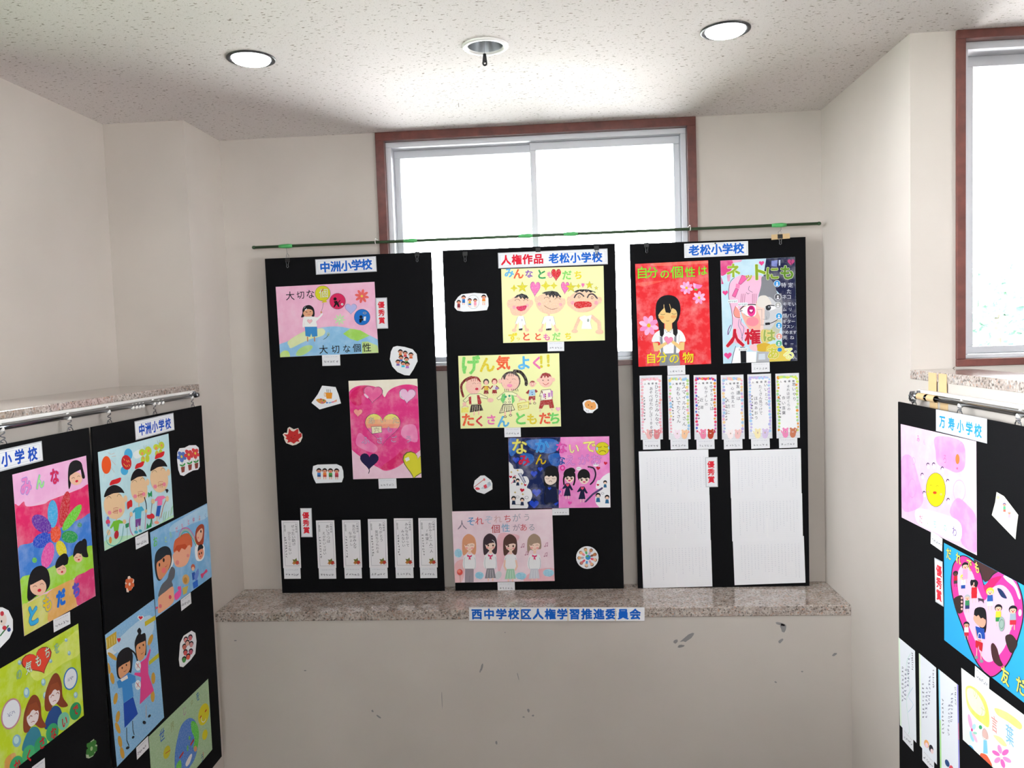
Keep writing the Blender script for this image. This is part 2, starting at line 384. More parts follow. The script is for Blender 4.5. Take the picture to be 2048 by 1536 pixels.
# ---- green pole across the window, its tapes and hooks
PY = 4.105
a, c = hit(508, 495, 1, PY), hit(1638, 447, 1, PY)
e = empty('green_pole', a); tag(e, 'long thin dark green garden pole hung across the window above the boards', 'pole')
dv = c - a
b = B(); tube(b, [dv * t for t in (0, 0.5, 1)], 0.0075, 12); obj('rod', b, M_green, e, True)
for t in (0.0, 1.0):
    b = B(); ball(b, dv * t, 0.0095, 1.2, 1, 1); obj('end_cap', b, M_green, e, True)
for px in (575, 832, 1065, 1155, 1562):
    t = (px - 508) / 1130; b = B(); w = 0.04
    tube(b, [dv * (t - w / 3.0), dv * (t - 0.006), dv * (t + 0.004), dv * (t + w / 3.4)], [0.0085, 0.0105, 0.0115, 0.0088], 10); obj('tape_wrap', b, M_gtape, e, True)
for px, lab in ((760, 'small white cup hook holding the green pole at the left window post'), (1389, 'small white cup hook holding the green pole at the right window post')):
    t = (px - 508) / 1130; p = a + dv * t
    h = empty('cup_hook', p); tag(h, lab, 'hook', 'hooks of the green pole')
    pts = [(0, 0.085, 0.018), (0, 0.02, 0.018), (0, 0.0, 0.019)] + [(0, -0.013 * math.sin(k * .5) , 0.006 + 0.0 - 0.001 + 0.013 * math.cos(k * .5)) for k in range(0, 7)]
    b = B(); tube(b, pts, 0.0018, 6); obj('hook_wire', b, M_white, h, True)

# ---- boards
BT = 0.007
SURF = {'B': 4.123, 'L': XL + 0.062, 'R': XR - 0.062}        # front faces of the boards
def frame_of(pl): return {'B': (Vector((1, 0, 0)), Vector((0, -1, 0)), 0.0), 'L': (Vector((0, 1, 0)), Vector((1, 0, 0)), H), 'R': (Vector((0, -1, 0)), Vector((-1, 0, 0)), -H)}[pl]
def onplane(px, py, pl, d=0.0):
    ex, n, rz = frame_of(pl)
    ax = 1 if pl == 'B' else 0
    return hit(px, py, ax, SURF[pl] + n[ax] * d)
def board(pl, quadpx, label, w=None, h=None):
    P = [onplane(x, y, pl) for x, y in quadpx]          # tl tr br bl
    ex, n, rz = frame_of(pl)
    cc = sum(P, Vector()) / 4; W_ = w or (((P[1] - P[0]).dot(ex) + (P[2] - P[3]).dot(ex)) / 2); H_ = h or (((P[0] - P[3]).z + (P[1] - P[2]).z) / 2)
    top = (P[0].z + P[1].z) / 2
    if h: cc.z = top - h / 2
    o = empty('display_board', cc - Vector((0, 0, H_ / 2)), rz)
    tag(o, label, 'board', 'black boards against the walls')
    b = B(); box(b, -W_ / 2, W_ / 2, 0, BT, 0, H_, 0.001); obj('foam_panel', b, M_board, o)
    return o, cc, W_, H_
BQ = [[(527, 518), (858, 503), (894, 1183), (567, 1184)], [(888, 506), (1229, 491), (1249, 1182), (908, 1185)], [(1252, 489), (1605, 467), (1625, 1165), (1283, 1177)]]
BL = ['left black board on the back ledge with the pink heart poster', 'middle black board on the back ledge with four landscape posters', 'right black board on the back ledge with the red poster and two long essays']
for q, l in zip(BQ, BL): o, cc, w_, h_ = board('B', q, l); o.location.z = ZL + 0.001; 
def side_board(pl, y_far, y_near, ztop, label, h=1.8):
    ex, n, rz = frame_of(pl); w = abs(y_far - y_near)
    o = empty('display_board', (SURF[pl], (y_far + y_near) / 2, ztop - h), rz); tag(o, label, 'board', 'black boards against the walls')
    b = B(); box(b, -w / 2, w / 2, 0, BT, 0, h, 0.001); obj('foam_panel', b, M_board, o)
    return o
lt = onplane(403, 808, 'L'); lm = onplane(184, 858, 'L'); lb = onplane(454, 1500, 'L')
LTOP = (lt.z + lm.z) / 2; LH = LTOP - lb.z
side_board('L', lt.y, lm.y, LTOP, 'inner black board on the left wall nearest the alcove', LH)
side_board('L', lm.y - 0.018, lm.y - 0.918, LTOP, 'outer black board on the left wall cut by the left photo edge', LH)
rt = onplane(1799, 804.5, 'R'); rn = onplane(2047, 853, 'R'); RTOP = (rt.z + rn.z) / 2
side_board('R', onplane(1797, 1100, 'R').y, onplane(1797, 1100, 'R').y - 0.9, RTOP, 'black board hung on the right parapet wall under the steel rod')

# ---- side rods, runners and hooks
def side_rod(pl, px0, py0, label, yn, r=0.0095):
    s = SURF[pl]; w = -1 if pl == 'L' else 1                # towards the wall
    xx = s + w * 0.022; p = hit(px0, py0, 0, xx)
    e = empty('curtain_rod', (xx, p.y, p.z)); tag(e, label, 'rod')
    b = B(); tube(b, [(0, 0, 0), (0, yn - p.y, 0)], r, 14); obj('rod', b, M_chrome, e, True)
    b = B(); tube(b, [(0, 0.004, 0), (0, -0.02, 0)], r * 1.3, 14); obj('end_cap', b, M_steel, e, True)
    b = B(); box(b, w * 0.01, w * 0.028, yn - p.y, 0.0, r + 0.001, r + 0.013, 0.002); obj('rail_track', b, M_white, e)
    b = B(); box(b, w * 0.0, w * 0.034, -0.022, -0.010, -r - 0.002, r + 0.01, 0.002); obj('bracket', b, M_steel, e)
    return p, xx
pl_, xl_ = side_rod('L', 394, 790, 'chromed curtain rod along the left parapet above two boards', 0.9)
pr_, xr_ = side_rod('R', 1830, 791, 'chromed curtain rod along the right parapet above one board', 1.0)
def s_hook(x, y, z, zb, label, grp, s=1):
    e = empty('hanging_hook', (x, y, z)); tag(e, label, 'hook', grp)
    b = B(); tube(b, [(0, 0.006 * math.cos(k * .6), 0.0 + 0.012 * math.sin(k * .6)) for k in range(11)], 0.0032, 7, closed=True); ball(b, (0.004 * s, 0, -0.006), 0.0085); obj('runner', b, M_white, e, True)
    L = z - zb; pts = []
    for k in range(21):
        t = k / 20; pts.append((0.006 * s, 0.011 * math.sin(t * 4 * math.pi), -0.012 - t * (L - 0.012)))
    b = B(); tube(b, pts, 0.0018, 6); obj('s_hook', b, M_steel, e, True)
    b = B(); tube(b, [(0.006 * s, 0.016 * math.sin(2 * math.pi * k / 14), -L - 0.008 + 0.016 * math.cos(2 * math.pi * k / 14)) for k in range(14)], 0.0015, 5, closed=True); obj('ring', b, M_steel, e, True)
for px, py, lab in [(2, 876, 'wire hook at the left photo edge on the left rod'), (136, 842, 'wire hook above the outer left board, near its inner corner'), (215, 825, 'wire hook above the near corner of the inner left board'),
                    (306, 808, 'wire hook right above the blue lettered sign on the left rod'), (382, 795, 'wire hook at the alcove end of the left rod')]:
    p = hit(px, py, 0, xl_); s_hook(xl_, p.y, pl_.z, LTOP + 0.004, lab, 'hooks on the left rod')
for px, lab in [(1832, 'wire hook at the far taped end of the right rod'), (1923, 'wire hook above the sign on the right board'), (2041, 'wire hook at the right photo edge on the right rod')]:
    p = hit(px, 800, 0, xr_); s_hook(xr_, p.y, pr_.z, RTOP + 0.004, lab, 'hooks on the right rod', -1)
for px, lab in [(263, 'first'), (270, 'second'), (277, 'third'), (284, 'fourth'), (316, 'fifth'), (324, 'sixth')]:
    p = hit(px, 814, 0, xl_); b = B(); ball(b, (0, 0, 0), 0.0085); tube(b, [(0, 0, 0), (0, 0, 0.016)], 0.004, 8)
    o = obj('rail_runner', b, M_white, None, True); o.location = (xl_ + 0.004, p.y, pl_.z - 0.008)
    tag(o, 'small white bead runner on the left rod, %s from the left' % lab, 'runner', 'bead runners on the left rod')
e = empty('wire_bundle', (xr_, pr_.y + 0.012, pr_.z)); tag(e, 'tangle of silver wire loops at the far end of the right rod', 'wire')
for k in range(4):
    rr = 0.014 + 0.004 * (k % 3); b = B(); tl = [0.3, 1.1, 1.9, 2.6][k]
    tube(b, [(0.010 * math.cos(tl) * math.sin(i_ * .5) - 0.004, 0.006 + rr * math.cos(i_ * .5) * (1 if k % 2 else .7), -0.004 * k + rr * math.sin(i_ * .5)) for i_ in range(13)], 0.0022, 6, closed=True); obj('wire_loop', b, M_steel, e, True)
# beige paper tape round the far end of the right rod
for i, (p0, p1) in enumerate([(1838, 1853), (1858, 1873)]):
    y0, y1 = hit(p0, 800, 0, xr_).y, hit(p1, 800, 0, xr_).y
    e = empty('paper_tape', (xr_, (y0 + y1) / 2, pr_.z)); w = abs(y0 - y1) / 2
    tag(e, ['strip of beige paper tape round the right rod, beside the far hook', 'strip of beige paper tape round the right rod, nearer the camera'][i], 'tape', 'beige tape strips')
    b = B(); lw = 24
    for k in range(lw):
        a0, a1 = 2 * math.pi * k / lw, 2 * math.pi * (k + 1) / lw
        q_ = [(r_ * math.cos(a_), y_, r_ * math.sin(a_)) for r_ in (0.0125, 0.0118) for a_ in (a0, a1) for y_ in (-w, w)]
        v_ = [b.verts.new(p_) for p_ in q_]; b.faces.new((v_[0], v_[1], v_[3], v_[2])); b.faces.new((v_[4], v_[6], v_[7], v_[5]))
    obj('wrap', b, M_btape, e, True)
    b = B(); box(b, XR - 0.0062 - xr_, XR - 0.0042 - xr_, -w, w, 0.012, ZS - pr_.z - 0.003); box(b, XR - 0.0015 - xr_, XR - 0.0002 - xr_, -w, w, -0.085, 0.0); obj('flap', b, M_btape, e)

# ---- binder clips of the three boards
def clip(px, py, pl, label, d=0.0, small=False, wire=None):
    p = onplane(px, py, pl); p.z = p.z
    e = empty('binder_clip', (p.x, SURF['B'] - 0.0, p.z)); tag(e, label, 'clip', 'binder clips on the back boards')
    b = B(); w = 0.0125
    pr = [(-0.0035, -0.016), (-0.0015, -0.016), (-0.0012, 0.001), (0.0075, 0.001), (0.0078, -0.016), (0.0098, -0.016), (0.0085, 0.006), (-0.0022, 0.006)]
    f0 = [b.verts.new((-w, y, z)) for y, z in pr]; f1 = [b.verts.new((w, y, z)) for y, z in pr]
    b.faces.new(f0); b.faces.new(f1[::-1])
    for k in range(8): b.faces.new((f0[k], f0[(k + 1) % 8], f1[(k + 1) % 8], f1[k]))
    obj('clip_body', b, M_black, e)
    if not small:
        b = B(); tube(b, [(-0.0085, -0.004, -0.013), (-0.004, -0.006, -0.03), (-0.0055, -0.006, -0.042), (0, -0.006, -0.047), (0.0055, -0.006, -0.042), (0.004, -0.006, -0.03), (0.0085, -0.004, -0.013)], 0.0013, 6)
        obj('wire_handle', b, M_steel, e, True)
    if wire:
        t = (px - 508) / 1130; q = a + dv * t; zt = q.z - p.z
        b = B(); tube(b, [(0, PY - SURF['B'], zt), (0.003, -0.012, zt * 0.6), (0.0, 0.0, zt * 0.45), (0.007, 0.004, 0.02), (0.006, 0.004, 0.0), (-0.006, 0.004, 0.0), (-0.007, 0.004, 0.02), (0, 0.0, zt * 0.45)], 0.0011, 5); obj('hanging_wire', b, M_steel, e, True)
def topz(i): return ZL + 0.001 + [1.8, 1.8, 1.8][i]
clips = [(575, 518, 'B', 'binder clip at the left top of the left board', 1), (834, 506, 'B', 'binder clip at the right top of the left board', 0), (930, 506, 'B', 'binder clip at the left top of the middle board', 0),
         (1193, 494, 'B', 'binder clip behind the sign at the right top of the middle board', 0), (1293, 488, 'B', 'binder clip at the left top of the right board', 0), (1560, 471, 'B', 'binder clip on beige tape at the right top of the right board', 1)]
for px, py, pl, lab, wr_ in clips: clip(px, py, pl, lab, wire=wr_)
clip(1076, 498, 'B', 'small black clip peeking over the top centre of the middle board', small=True)

# ================================================================ FLAT PRINTS: paper sheets with drawn shapes on them
GL = {}
def glyph(ch, off):
    k = (ch, off)
    if k not in GL:
        c = bpy.data.curves.new('t', 'FONT'); c.body = ch; c.size = 1; c.offset = off; c.resolution_u = 2; c.fill_mode = 'FRONT'
        o = bpy.data.objects.new('t', c); me = o.to_mesh(); me.calc_loop_triangles()
        cx = 0.5 if ord(ch) > 255 else (sum(v.co.x for v in me.vertices) / max(1, len(me.vertices)))
        vs = [(v.co.x - cx, v.co.y - (0.36 if ord(ch) > 255 else 0.3)) for v in me.vertices]
        GL[k] = (vs, [tuple(t.vertices) for t in me.loop_triangles])
        o.to_mesh_clear(); bpy.data.objects.remove(o); bpy.data.curves.remove(c)
    return GL[k]
def smooth(pts, n=5, closed=True):
    out = []; L = len(pts)
    rng = range(L) if closed else range(L - 1)
    for i in rng:
        if closed: p0, p1, p2, p3 = pts[i - 1], pts[i], pts[(i + 1) % L], pts[(i + 2) % L]
        else: p0, p1, p2, p3 = pts[max(i - 1, 0)], pts[i], pts[i + 1], pts[min(i + 2, L - 1)]
        for k in range(n):
            t = k / n
            out.append(tuple(0.5 * ((2 * p1[j]) + (-p0[j] + p2[j]) * t + (2 * p0[j] - 5 * p1[j] + 4 * p2[j] - p3[j]) * t * t + (-p0[j] + 3 * p1[j] - 3 * p2[j] + p3[j]) * t ** 3) for j in (0, 1)))
    if not closed: out.append(tuple(pts[-1]))
    return out
ALL = []
class Art:
    """A sheet of paper pinned to a board. Points are given in the pixels of a close-up (x0, y0, width, close-up width) of the photo."""
    def __init__(s, crop, corners, pl, name, label, cat, group=None, col='#efeeee', shape=None, lift=0.0, rect=True, y=None, lam=False, wash=0):
        s.k = crop[2] / crop[3]; s.c0 = crop; s.wash = wash
        f = lambda x, y_: (crop[0] + x * s.k, crop[1] + y_ * s.k)
        ex, n, rz = frame_of(pl); s.base = 0.0011 + lift
        if y is None: P = [onplane(*f(*c), pl) for c in corners]
        else: P = [hit(*f(*c), 1, y) for c in corners]
        ez = Vector((0, 0, 1))
        cc = sum(P, Vector()) / 4
        q = [((p - cc).dot(ex), (p - cc).dot(ez)) for p in P]
        s.w = (math.hypot(q[1][0] - q[0][0], q[1][1] - q[0][1]) + math.hypot(q[2][0] - q[3][0], q[2][1] - q[3][1])) / 2
        s.h = (math.hypot(q[0][0] - q[3][0], q[0][1] - q[3][1]) + math.hypot(q[1][0] - q[2][0], q[1][1] - q[2][1])) / 2
        ang = math.atan2((q[1][1] - q[0][1]) + (q[2][1] - q[3][1]), (q[1][0] - q[0][0]) + (q[2][0] - q[3][0]))
        ang2 = math.atan2(-((q[0][0] - q[3][0]) + (q[1][0] - q[2][0])), (q[0][1] - q[3][1]) + (q[1][1] - q[2][1]))
        ang = (ang + ang2) / 2
        if y is not None: ang = ang
        src = corners; dst = [(-s.w / 2, s.h / 2), (s.w / 2, s.h / 2), (s.w / 2, -s.h / 2), (-s.w / 2, -s.h / 2)]
        A = []; bb = []
        for (x, y_), (u, v) in zip(src, dst):
            A.append([x, y_, 1, 0, 0, 0, -u * x, -u * y_]); bb.append(u); A.append([0, 0, 0, x, y_, 1, -v * x, -v * y_]); bb.append(v)
        s.Hm = np.append(np.linalg.solve(np.array(A, float), np.array(bb, float)), 1).reshape(3, 3)
        s.vs = s.h / (math.hypot(src[0][0] - src[3][0], src[0][1] - src[3][1]) / 2 + math.hypot(src[1][0] - src[2][0], src[1][1] - src[2][1]) / 2)   # metres per close-up pixel
        out = [s.m(*p) for p in shape] if shape else dst
        b = B(); o1 = s.base; th = 0.0005
        fr = [b.verts.new((x, -o1, z)) for x, z in out]; bk = [b.verts.new((x, -o1 + th, z)) for x, z in out]
        for tri in tessellate_polygon([[Vector((x, z, 0)) for x, z in out]]):
            b.faces.new([fr[i] for i in tri]); b.faces.new([bk[i] for i in tri])
        for i in range(len(out)): j = (i + 1) % len(out); b.faces.new((fr[i], fr[j], bk[j], bk[i]))
        me = bpy.data.meshes.new(name); bmesh.ops.recalc_face_normals(b, faces=b.faces); b.to_mesh(me); b.free(); me.materials.append(paper(col))
        s.o = bpy.data.objects.new(name, me); C.objects.link(s.o); tag(s.o, label, cat, group)
        sv = (SURF[pl] if y is None else y); loc = cc.copy(); loc[1 if pl == 'B' else 0] = sv
        s.o.matrix_world = Matrix.Translation(loc) @ Matrix.Rotation(rz, 4, 'Z') @ Matrix.Rotation(-ang, 4, 'Y')
        s.layer = s.base; s.parts = {}; s.cur = None; s.name = name
        if lam:
            b = B(); e_ = 0.0045; box(b, -s.w / 2 - e_, s.w / 2 + e_, -s.base + 0.0005, -s.base + 0.0009, -s.h / 2 - e_, s.h / 2 + e_); obj('laminate_edge', b, M_lamin, s.o)
        s.part('drawing')
        ALL.append(s)
    def m(s, x, y):
        v = s.Hm @ np.array([x, y, 1.0]); return (v[0] / v[2], v[1] / v[2])
    def part(s, nm, wash=None, key=0):
        s.cur = s.parts.setdefault((nm, s.wash if wash is None else wash, key), ([], [], [], [])); return s
    def up(s):
        if not s.hold: s.layer += 0.000012; s.sub = 0
    hold = False; sub = 0
    def add(s, vs, tris, col):
        V, F, K, _ = s.cur; n = len(V); y_ = -s.layer - s.sub * 0.0000025; V.extend((x, y_, z) for x, z in vs)
        F.extend((n + a, n + b_, n + c) for a, b_, c in tris); K.extend([col] * len(tris))
    def clipq(s, pts):
        # keep shapes on the sheet
        a_, b_ = s.w / 2 - 0.0003, s.h / 2 - 0.0003
        def cut(P, ins, sec):
            r = []
            for i in range(len(P)):
                p, q = P[i - 1], P[i]
                if ins(q):
                    if not ins(p): r.append(sec(p, q))
                    r.append(q)
                elif ins(p): r.append(sec(p, q))
            return r
        for ax, sg, lim in ((0, 1, a_), (0, -1, a_), (1, 1, b_), (1, -1, b_)):
            if not pts: break
            def sec(p, q, ax=ax, sg=sg, lim=lim):
                t = (sg * lim - p[ax]) / (q[ax] - p[ax]); return (p[0] + (q[0] - p[0]) * t, p[1] + (q[1] - p[1]) * t)
            pts = cut(pts, lambda p: sg * p[ax] <= lim, sec)
        return pts
    def polym(s, col, pts, clip=True):
        if clip: pts = s.clipq(pts)
        if len(pts) < 3: return
        s.add(pts, tessellate_polygon([[Vector((x, z, 0)) for x, z in pts]]), col)
    def P(s, col, *pts):            # polygon
        s.up(); s.polym(col, [s.m(*p) for p in pts]); return s
    def Q(s, col, *pts):            # smooth closed shape
        s.up(); s.polym(col, [s.m(*p) for p in smooth(pts, 4)]); return s
    def E(s, col, cx, cy, rx, ry=None, rot=0, n=22):
        ry = rx if ry is None else ry; r = math.radians(rot); s.up()
        s.polym(col, [s.m(cx + rx * math.cos(t) * math.cos(r) - ry * math.sin(t) * math.sin(r), cy + rx * math.cos(t) * math.sin(r) + ry * math.sin(t) * math.cos(r)) for t in [2 * math.pi * k / n for k in range(n)]]); return s
    def line(s, col, w, pts, closed=False):
        w = w * s.vs / 2; q = [s.m(*p) for p in pts]; s.up()
        if closed: q = q + [q[0]]
        for (x0, z0), (x1, z1) in zip(q, q[1:]):
            L = math.hypot(x1 - x0, z1 - z0)
            if L < 1e-7: continue
            nx, nz = -(z1 - z0) / L * w, (x1 - x0) / L * w
            s.sub = (s.sub + 1) % 4; s.polym(col, [(x0 + nx, z0 + nz), (x0 - nx, z0 - nz), (x1 - nx, z1 - nz), (x1 + nx, z1 + nz)])
        for i, (x, z) in enumerate(q):
            if w > 0.0006: s.sub = (s.sub + 1) % 4; s.polym(col, [(x + w * math.cos(k * math.pi / 3), z + w * math.sin(k * math.pi / 3)) for k in range(6)])
    def L(s, col, w, *pts): s.line(col, w, pts); return s             # straight stroke
    def S(s, col, w, *pts): s.line(col, w, smooth(pts, 4, False)); return s   # curved stroke
    def O(s, col, w, cx, cy, rx, ry=None, rot=0, a0=0, a1=360, n=18):     # outline ellipse or arc
        ry = rx if ry is None else ry; r = math.radians(rot)
        pts = []
        for k in range(n + 1):
            t = math.radians(a0 + (a1 - a0) * k / n); pts.append((cx + rx * math.cos(t) * math.cos(r) - ry * math.sin(t) * math.sin(r), cy + rx * math.cos(t) * math.sin(r) + ry * math.sin(t) * math.cos(r)))
        s.line(col, w, pts); return s
    def heart(s, col, cx, cy, r, rot=0, edge=None, sy=1.0):
        def pts(k):
            o = []
            for i in range(26):
                t = 2 * math.pi * i / 26; x = 16 * math.sin(t) ** 3 / 17; y = -(13 * math.cos(t) - 5 * math.cos(2 * t) - 2 * math.cos(3 * t) - math.cos(4 * t)) / 17 * sy
                c_, s_ = math.cos(math.radians(rot)), math.sin(math.radians(rot)); o.append((cx + r * k * (x * c_ - y * s_), cy + r * k * (x * s_ + y * c_)))
            return o
        if edge: s.P(edge, *pts(1.08))
        if col: s.P(col, *pts(1))
        return s
    def bands(s, cx, cy, r, cuts, edge):
        base = []
        for i in range(40):
            t = 2 * math.pi * i / 40; base.append((cx + r * 16 * math.sin(t) ** 3 / 17, cy - r * (13 * math.cos(t) - 5 * math.cos(2 * t) - 2 * math.cos(3 * t) - math.cos(4 * t)) / 17))
        s.P(edge, *[(cx + (x - cx) * 1.03, cy + (y - cy) * 1.03) for x, y in base])
        for y0, col in cuts:            # everything below y0 takes this colour
            out = []
            for i in range(40):
                p, q = base[i - 1], base[i]
                if (p[1] >= y0) != (q[1] >= y0):
                    t = (y0 - p[1]) / (q[1] - p[1]); out.append((p[0] + (q[0] - p[0]) * t, y0))
                if q[1] >= y0: out.append(q)
            if len(out) > 2: s.P(col, *out)
        return s
    def star(s, col, cx, cy, r, n=5, k=0.42, rot=0):
        s.P(col, *[(cx + (r if i % 2 == 0 else r * k) * math.sin(math.pi * i / n + rot), cy - (r if i % 2 == 0 else r * k) * math.cos(math.pi * i / n + rot)) for i in range(2 * n)]); return s
    def flower(s, col, cx, cy, r, n=8, eye='#f0c020', wid=0.3, a0=0.0, er=0.22, sx=1.0, cols=None):
        for i in range(n):
            t = a0 + 2 * math.pi * i / n; s.E((cols[i] if cols else col), cx + 0.58 * r * math.cos(t) * sx, cy + 0.58 * r * math.sin(t), 0.44 * r, wid * r, math.degrees(t), 12)
        s.E(eye, cx, cy, er * r * sx, er * r); return s
    def T(s, txt, x0, y0, x1, y1, size, col, bold=0.0, jit=0.0, sx=1.0, edge=None, ew=0.05, slant=0.0, rot=0.0):
        """characters centred from (x0, y0) to (x1, y1); size in close-up pixels; col may be a list"""
        rnd = random.Random(len(txt) * 7 + int(x0)); n = len(txt); sz = size * s.vs
        for pas in ((1, 0) if edge else (0,)):
            s.up(); s.layer += 0.00001 if bold + ew < 0.005 else 0.00003
            rnd.seed(int(x0) + n)
            for i, ch in enumerate(txt):
                t = i / max(1, n - 1); jx, jy, jr, js = [rnd.uniform(-1, 1) * jit for _ in range(4)]
                if ch in ' \u3000': continue
                cx, cz = s.m(x0 + (x1 - x0) * t + jx * size * .06, y0 + (y1 - y0) * t + jy * size * .08)
                vs, tr = glyph(ch, 0); r = jr * 0.14 + rot; k = sz * (1 + js * .10); bo = bold + (ew if pas else 0)
                co = (edge if pas else (col[i % len(col)] if isinstance(col, (list, tuple)) else col))
                st = [(0, 0)] if bo < 0.005 else [(bo * math.cos(a), bo * math.sin(a)) for a in [2 * math.pi * i_ / 8 for i_ in range(8)]] + ([(bo * .5 * a, bo * .5 * b_) for a, b_ in ((1, 0), (-1, 0), (0, 1), (0, -1))] if bo > 0.04 else [])
                for k_, (ox, oy) in enumerate(st):
                    s.sub = k_
                    s.add([(cx + k * (sx * (x + ox + slant * y) * math.cos(r) - (y + oy) * math.sin(r)), cz + k * (sx * (x + ox + slant * y) * math.sin(r) + (y + oy) * math.cos(r))) for x, y in vs], tr, co)
        return s
    def scrib(s, x0, y0, x1, y1, size, n, col='#77777f', w=None, seed=1):
        """small illegible handwriting: n marks from (x0, y0) to (x1, y1)"""
        rnd = random.Random(seed + int(x0 * 3 + y0)); w = w or size * 0.1; s.up(); s.hold = True
        for i in range(n):
            t = (i + .5) / n; cx, cy = x0 + (x1 - x0) * t, y0 + (y1 - y0) * t
            for _ in range(3):
                p = [(cx + rnd.uniform(-.45, .45) * size, cy + rnd.uniform(-.45, .45) * size) for _ in range(3)]
                s.line(col, w, p)
        s.hold = False; s.layer += 0.00001
        return s
    def done(s):
        for (nm, wash, key), (V, F, K, _) in s.parts.items():
            if not F: continue
            me = bpy.data.meshes.new(nm); me.from_pydata(V, [], F)
            at = me.color_attributes.new('ink', 'FLOAT_COLOR', 'CORNER')
            cl = np.repeat(np.array([lin(k) for k in K], np.float32), 3, axis=0).ravel()
            at.data.foreach_set('color', cl); me.materials.append(INK[wash]); me.update()
            # face the room
            flip = [p for p in me.polygons if p.normal.y > 0]
            if flip:
                bm_ = bmesh.new(); bm_.from_mesh(me); bmesh.ops.reverse_faces(bm_, faces=[f for f in bm_.faces if f.normal.y > 0]); bm_.to_mesh(me); bm_.free()
            o = bpy.data.objects.new(nm, me); C.objects.link(o); o.parent = s.o

# ---- close-ups
c1, c2, c3 = (520, 500, 370, 2048), (520, 750, 370, 2048), (540, 1000, 360, 2048)
c4, c5, c6, c7 = (880, 490, 370, 2048), (880, 690, 370, 2048), (880, 860, 370, 2048), (880, 1010, 430, 2048)
d1, d1b, d2b, d2, d3 = (1250, 460, 370, 1960), (1280, 500, 160, 1024), (1430, 500, 180, 1152), (1260, 740, 370, 2048), (1260, 880, 380, 1883)
e1, e2, e2b, e3, e3b, e4 = (0, 760, 460, 2048), (0, 1060, 240, 774), (0, 900, 200, 808), (190, 1000, 280, 1654), (190, 850, 250, 1477), (190, 1190, 280, 1243)
f1, f2, f3 = (1780, 740, 268, 1113), (1780, 1070, 268, 883), (1780, 1380, 268, 2048)
FULL = (0, 0, 2048, 2048)
SKIN, SKIN2, HAIR = '#f3cfae', '#f2c6a4', '#17151a'
BLUE, RED = '#0e63cc', '#dc1432'
# ---- lettered signs
def sign(crop, q, pl, txt, p0, p1, size, col, label, grp='lettered signs', lam=True, sx=1.0, y=None, lift=0.0, inner=True):
    a_ = Art(crop, q, pl, 'lettered_sign', label, 'sign', grp, col='#e9ebf0', lam=lam, lift=0.0016 + lift, y=y); a_.part('lettering')
    if inner:
        (ax, ay), (bx, by), (cx, cy), (dx, dy) = q; i = 0.10 * (dy - ay)
        a_.line('#b9bdc8', size * .025, [(ax + i, ay + i), (bx - i, by + i), (cx - i, cy - i), (dx + i, dy - i)], True)
    size *= 1.13
    for t, (u0, v0), (u1, v1), co in (txt if isinstance(txt, list) else [(txt, p0, p1, col)]):
        a_.T(t, u0, v0, u1, v1, size, co, bold=0.038, sx=sx)
    return a_
sign(c1, [(622, 115), (1275, 78), (1285, 232), (630, 262)], 'B', '中洲小学校', (718, 192), (1180, 162), 108, BLUE, 'white sign with five blue characters at the top of the left back board')
sign(c4, [(650, 98), (1845, 48), (1847, 200), (656, 253)], 'B', [('人権作品', (733, 172), (1098, 155), RED), ('老松小学校', (1268, 150), (1742, 135), BLUE)], 0, 0, 102, 0, 'long white sign with red then blue characters on the middle board')
sign(d1, [(626, 152), (1303, 112), (1303, 265), (628, 300)], 'B', '老松小学校', (728, 222), (1200, 193), 102, BLUE, 'white sign with blue characters above the red poster, a pin at its top', lam=False)
sign(e1, [(1200, 378), (1535, 302), (1545, 435), (1208, 527)], 'L', '中洲小学校', (1258, 444), (1492, 388), 92, '#0a4cbc', 'white sign with blue characters on the inner left board', sx=1.0)
sign(e1, [(-260, 705), (358, 545), (368, 700), (-250, 875)], 'L', '中洲小学校', (-190, 765), (280, 655), 118, '#0a4cbc', 'white sign with blue characters at the left photo edge', sx=1.0)
sign(f1, [(392, 340), (805, 413), (805, 597), (392, 497)], 'R', '万寿小学校', (440, 432), (736, 505), 100, '#2196e0', 'white sign with light blue characters at the top of the right board')
aw = [(c1, [(1290, 540), (1398, 536), (1412, 860), (1303, 862)], 'B', (1343, 608), (1351, 780), 66, 'upright award tag with three red characters beside the pink globe poster'),
      (c3, [(357, 100), (466, 100), (478, 410), (366, 412)], 'B', (410, 172), (418, 340), 68, 'upright award tag with three red characters above the small note sheets'),
      (d3, [(752, 178), (855, 176), (862, 455), (757, 458)], 'B', (800, 240), (804, 390), 60, 'upright award tag with three red characters over the edge of the left essay'),
      (f2, [(308, 165), (352, 180), (354, 460), (308, 432)], 'R', (333, 235), (330, 395), 66, 'upright award tag with three red characters beside the blue heart poster')]
for cr, q, pl, p0, p1, sz, lab in aw:
    sign(cr, q, pl, '優秀賞', p0, p1, sz, '#e02a3c', lab, 'red award tags', lam=True, lift=0.002, inner=False)
# banner on the ledge front: four plaques joined by tape
bz = Art(c7, [(277, 980), (1947, 968), (1950, 1098), (277, 1107)], 'B', 'banner_sign', 'long white banner strip with blue characters on the ledge front', 'sign', col='#e9ebf0', y=YL - 0.0005)
bz.part('lettering').T('西中学校区人権学習推進委員会', 350, 1045, 1858, 1035, 104, BLUE, bold=0.042)
for x in (766, 1213, 1668): bz.part('tape_joint', key=x).P('#dccfb4', (x - 4, 978), (x + 6, 978), (x + 8, 1104), (x - 4, 1104))
# pin on the sign of the right board
p = onplane(1250 + 957 * 370 / 1960, 460 + 142 * 370 / 1960, 'B', 0.004); b = B(); ball(b, p, 0.004); tag(obj('push_pin', b, M_black, None, True), 'tiny black pin at the top of the sign on the right board', 'pin')
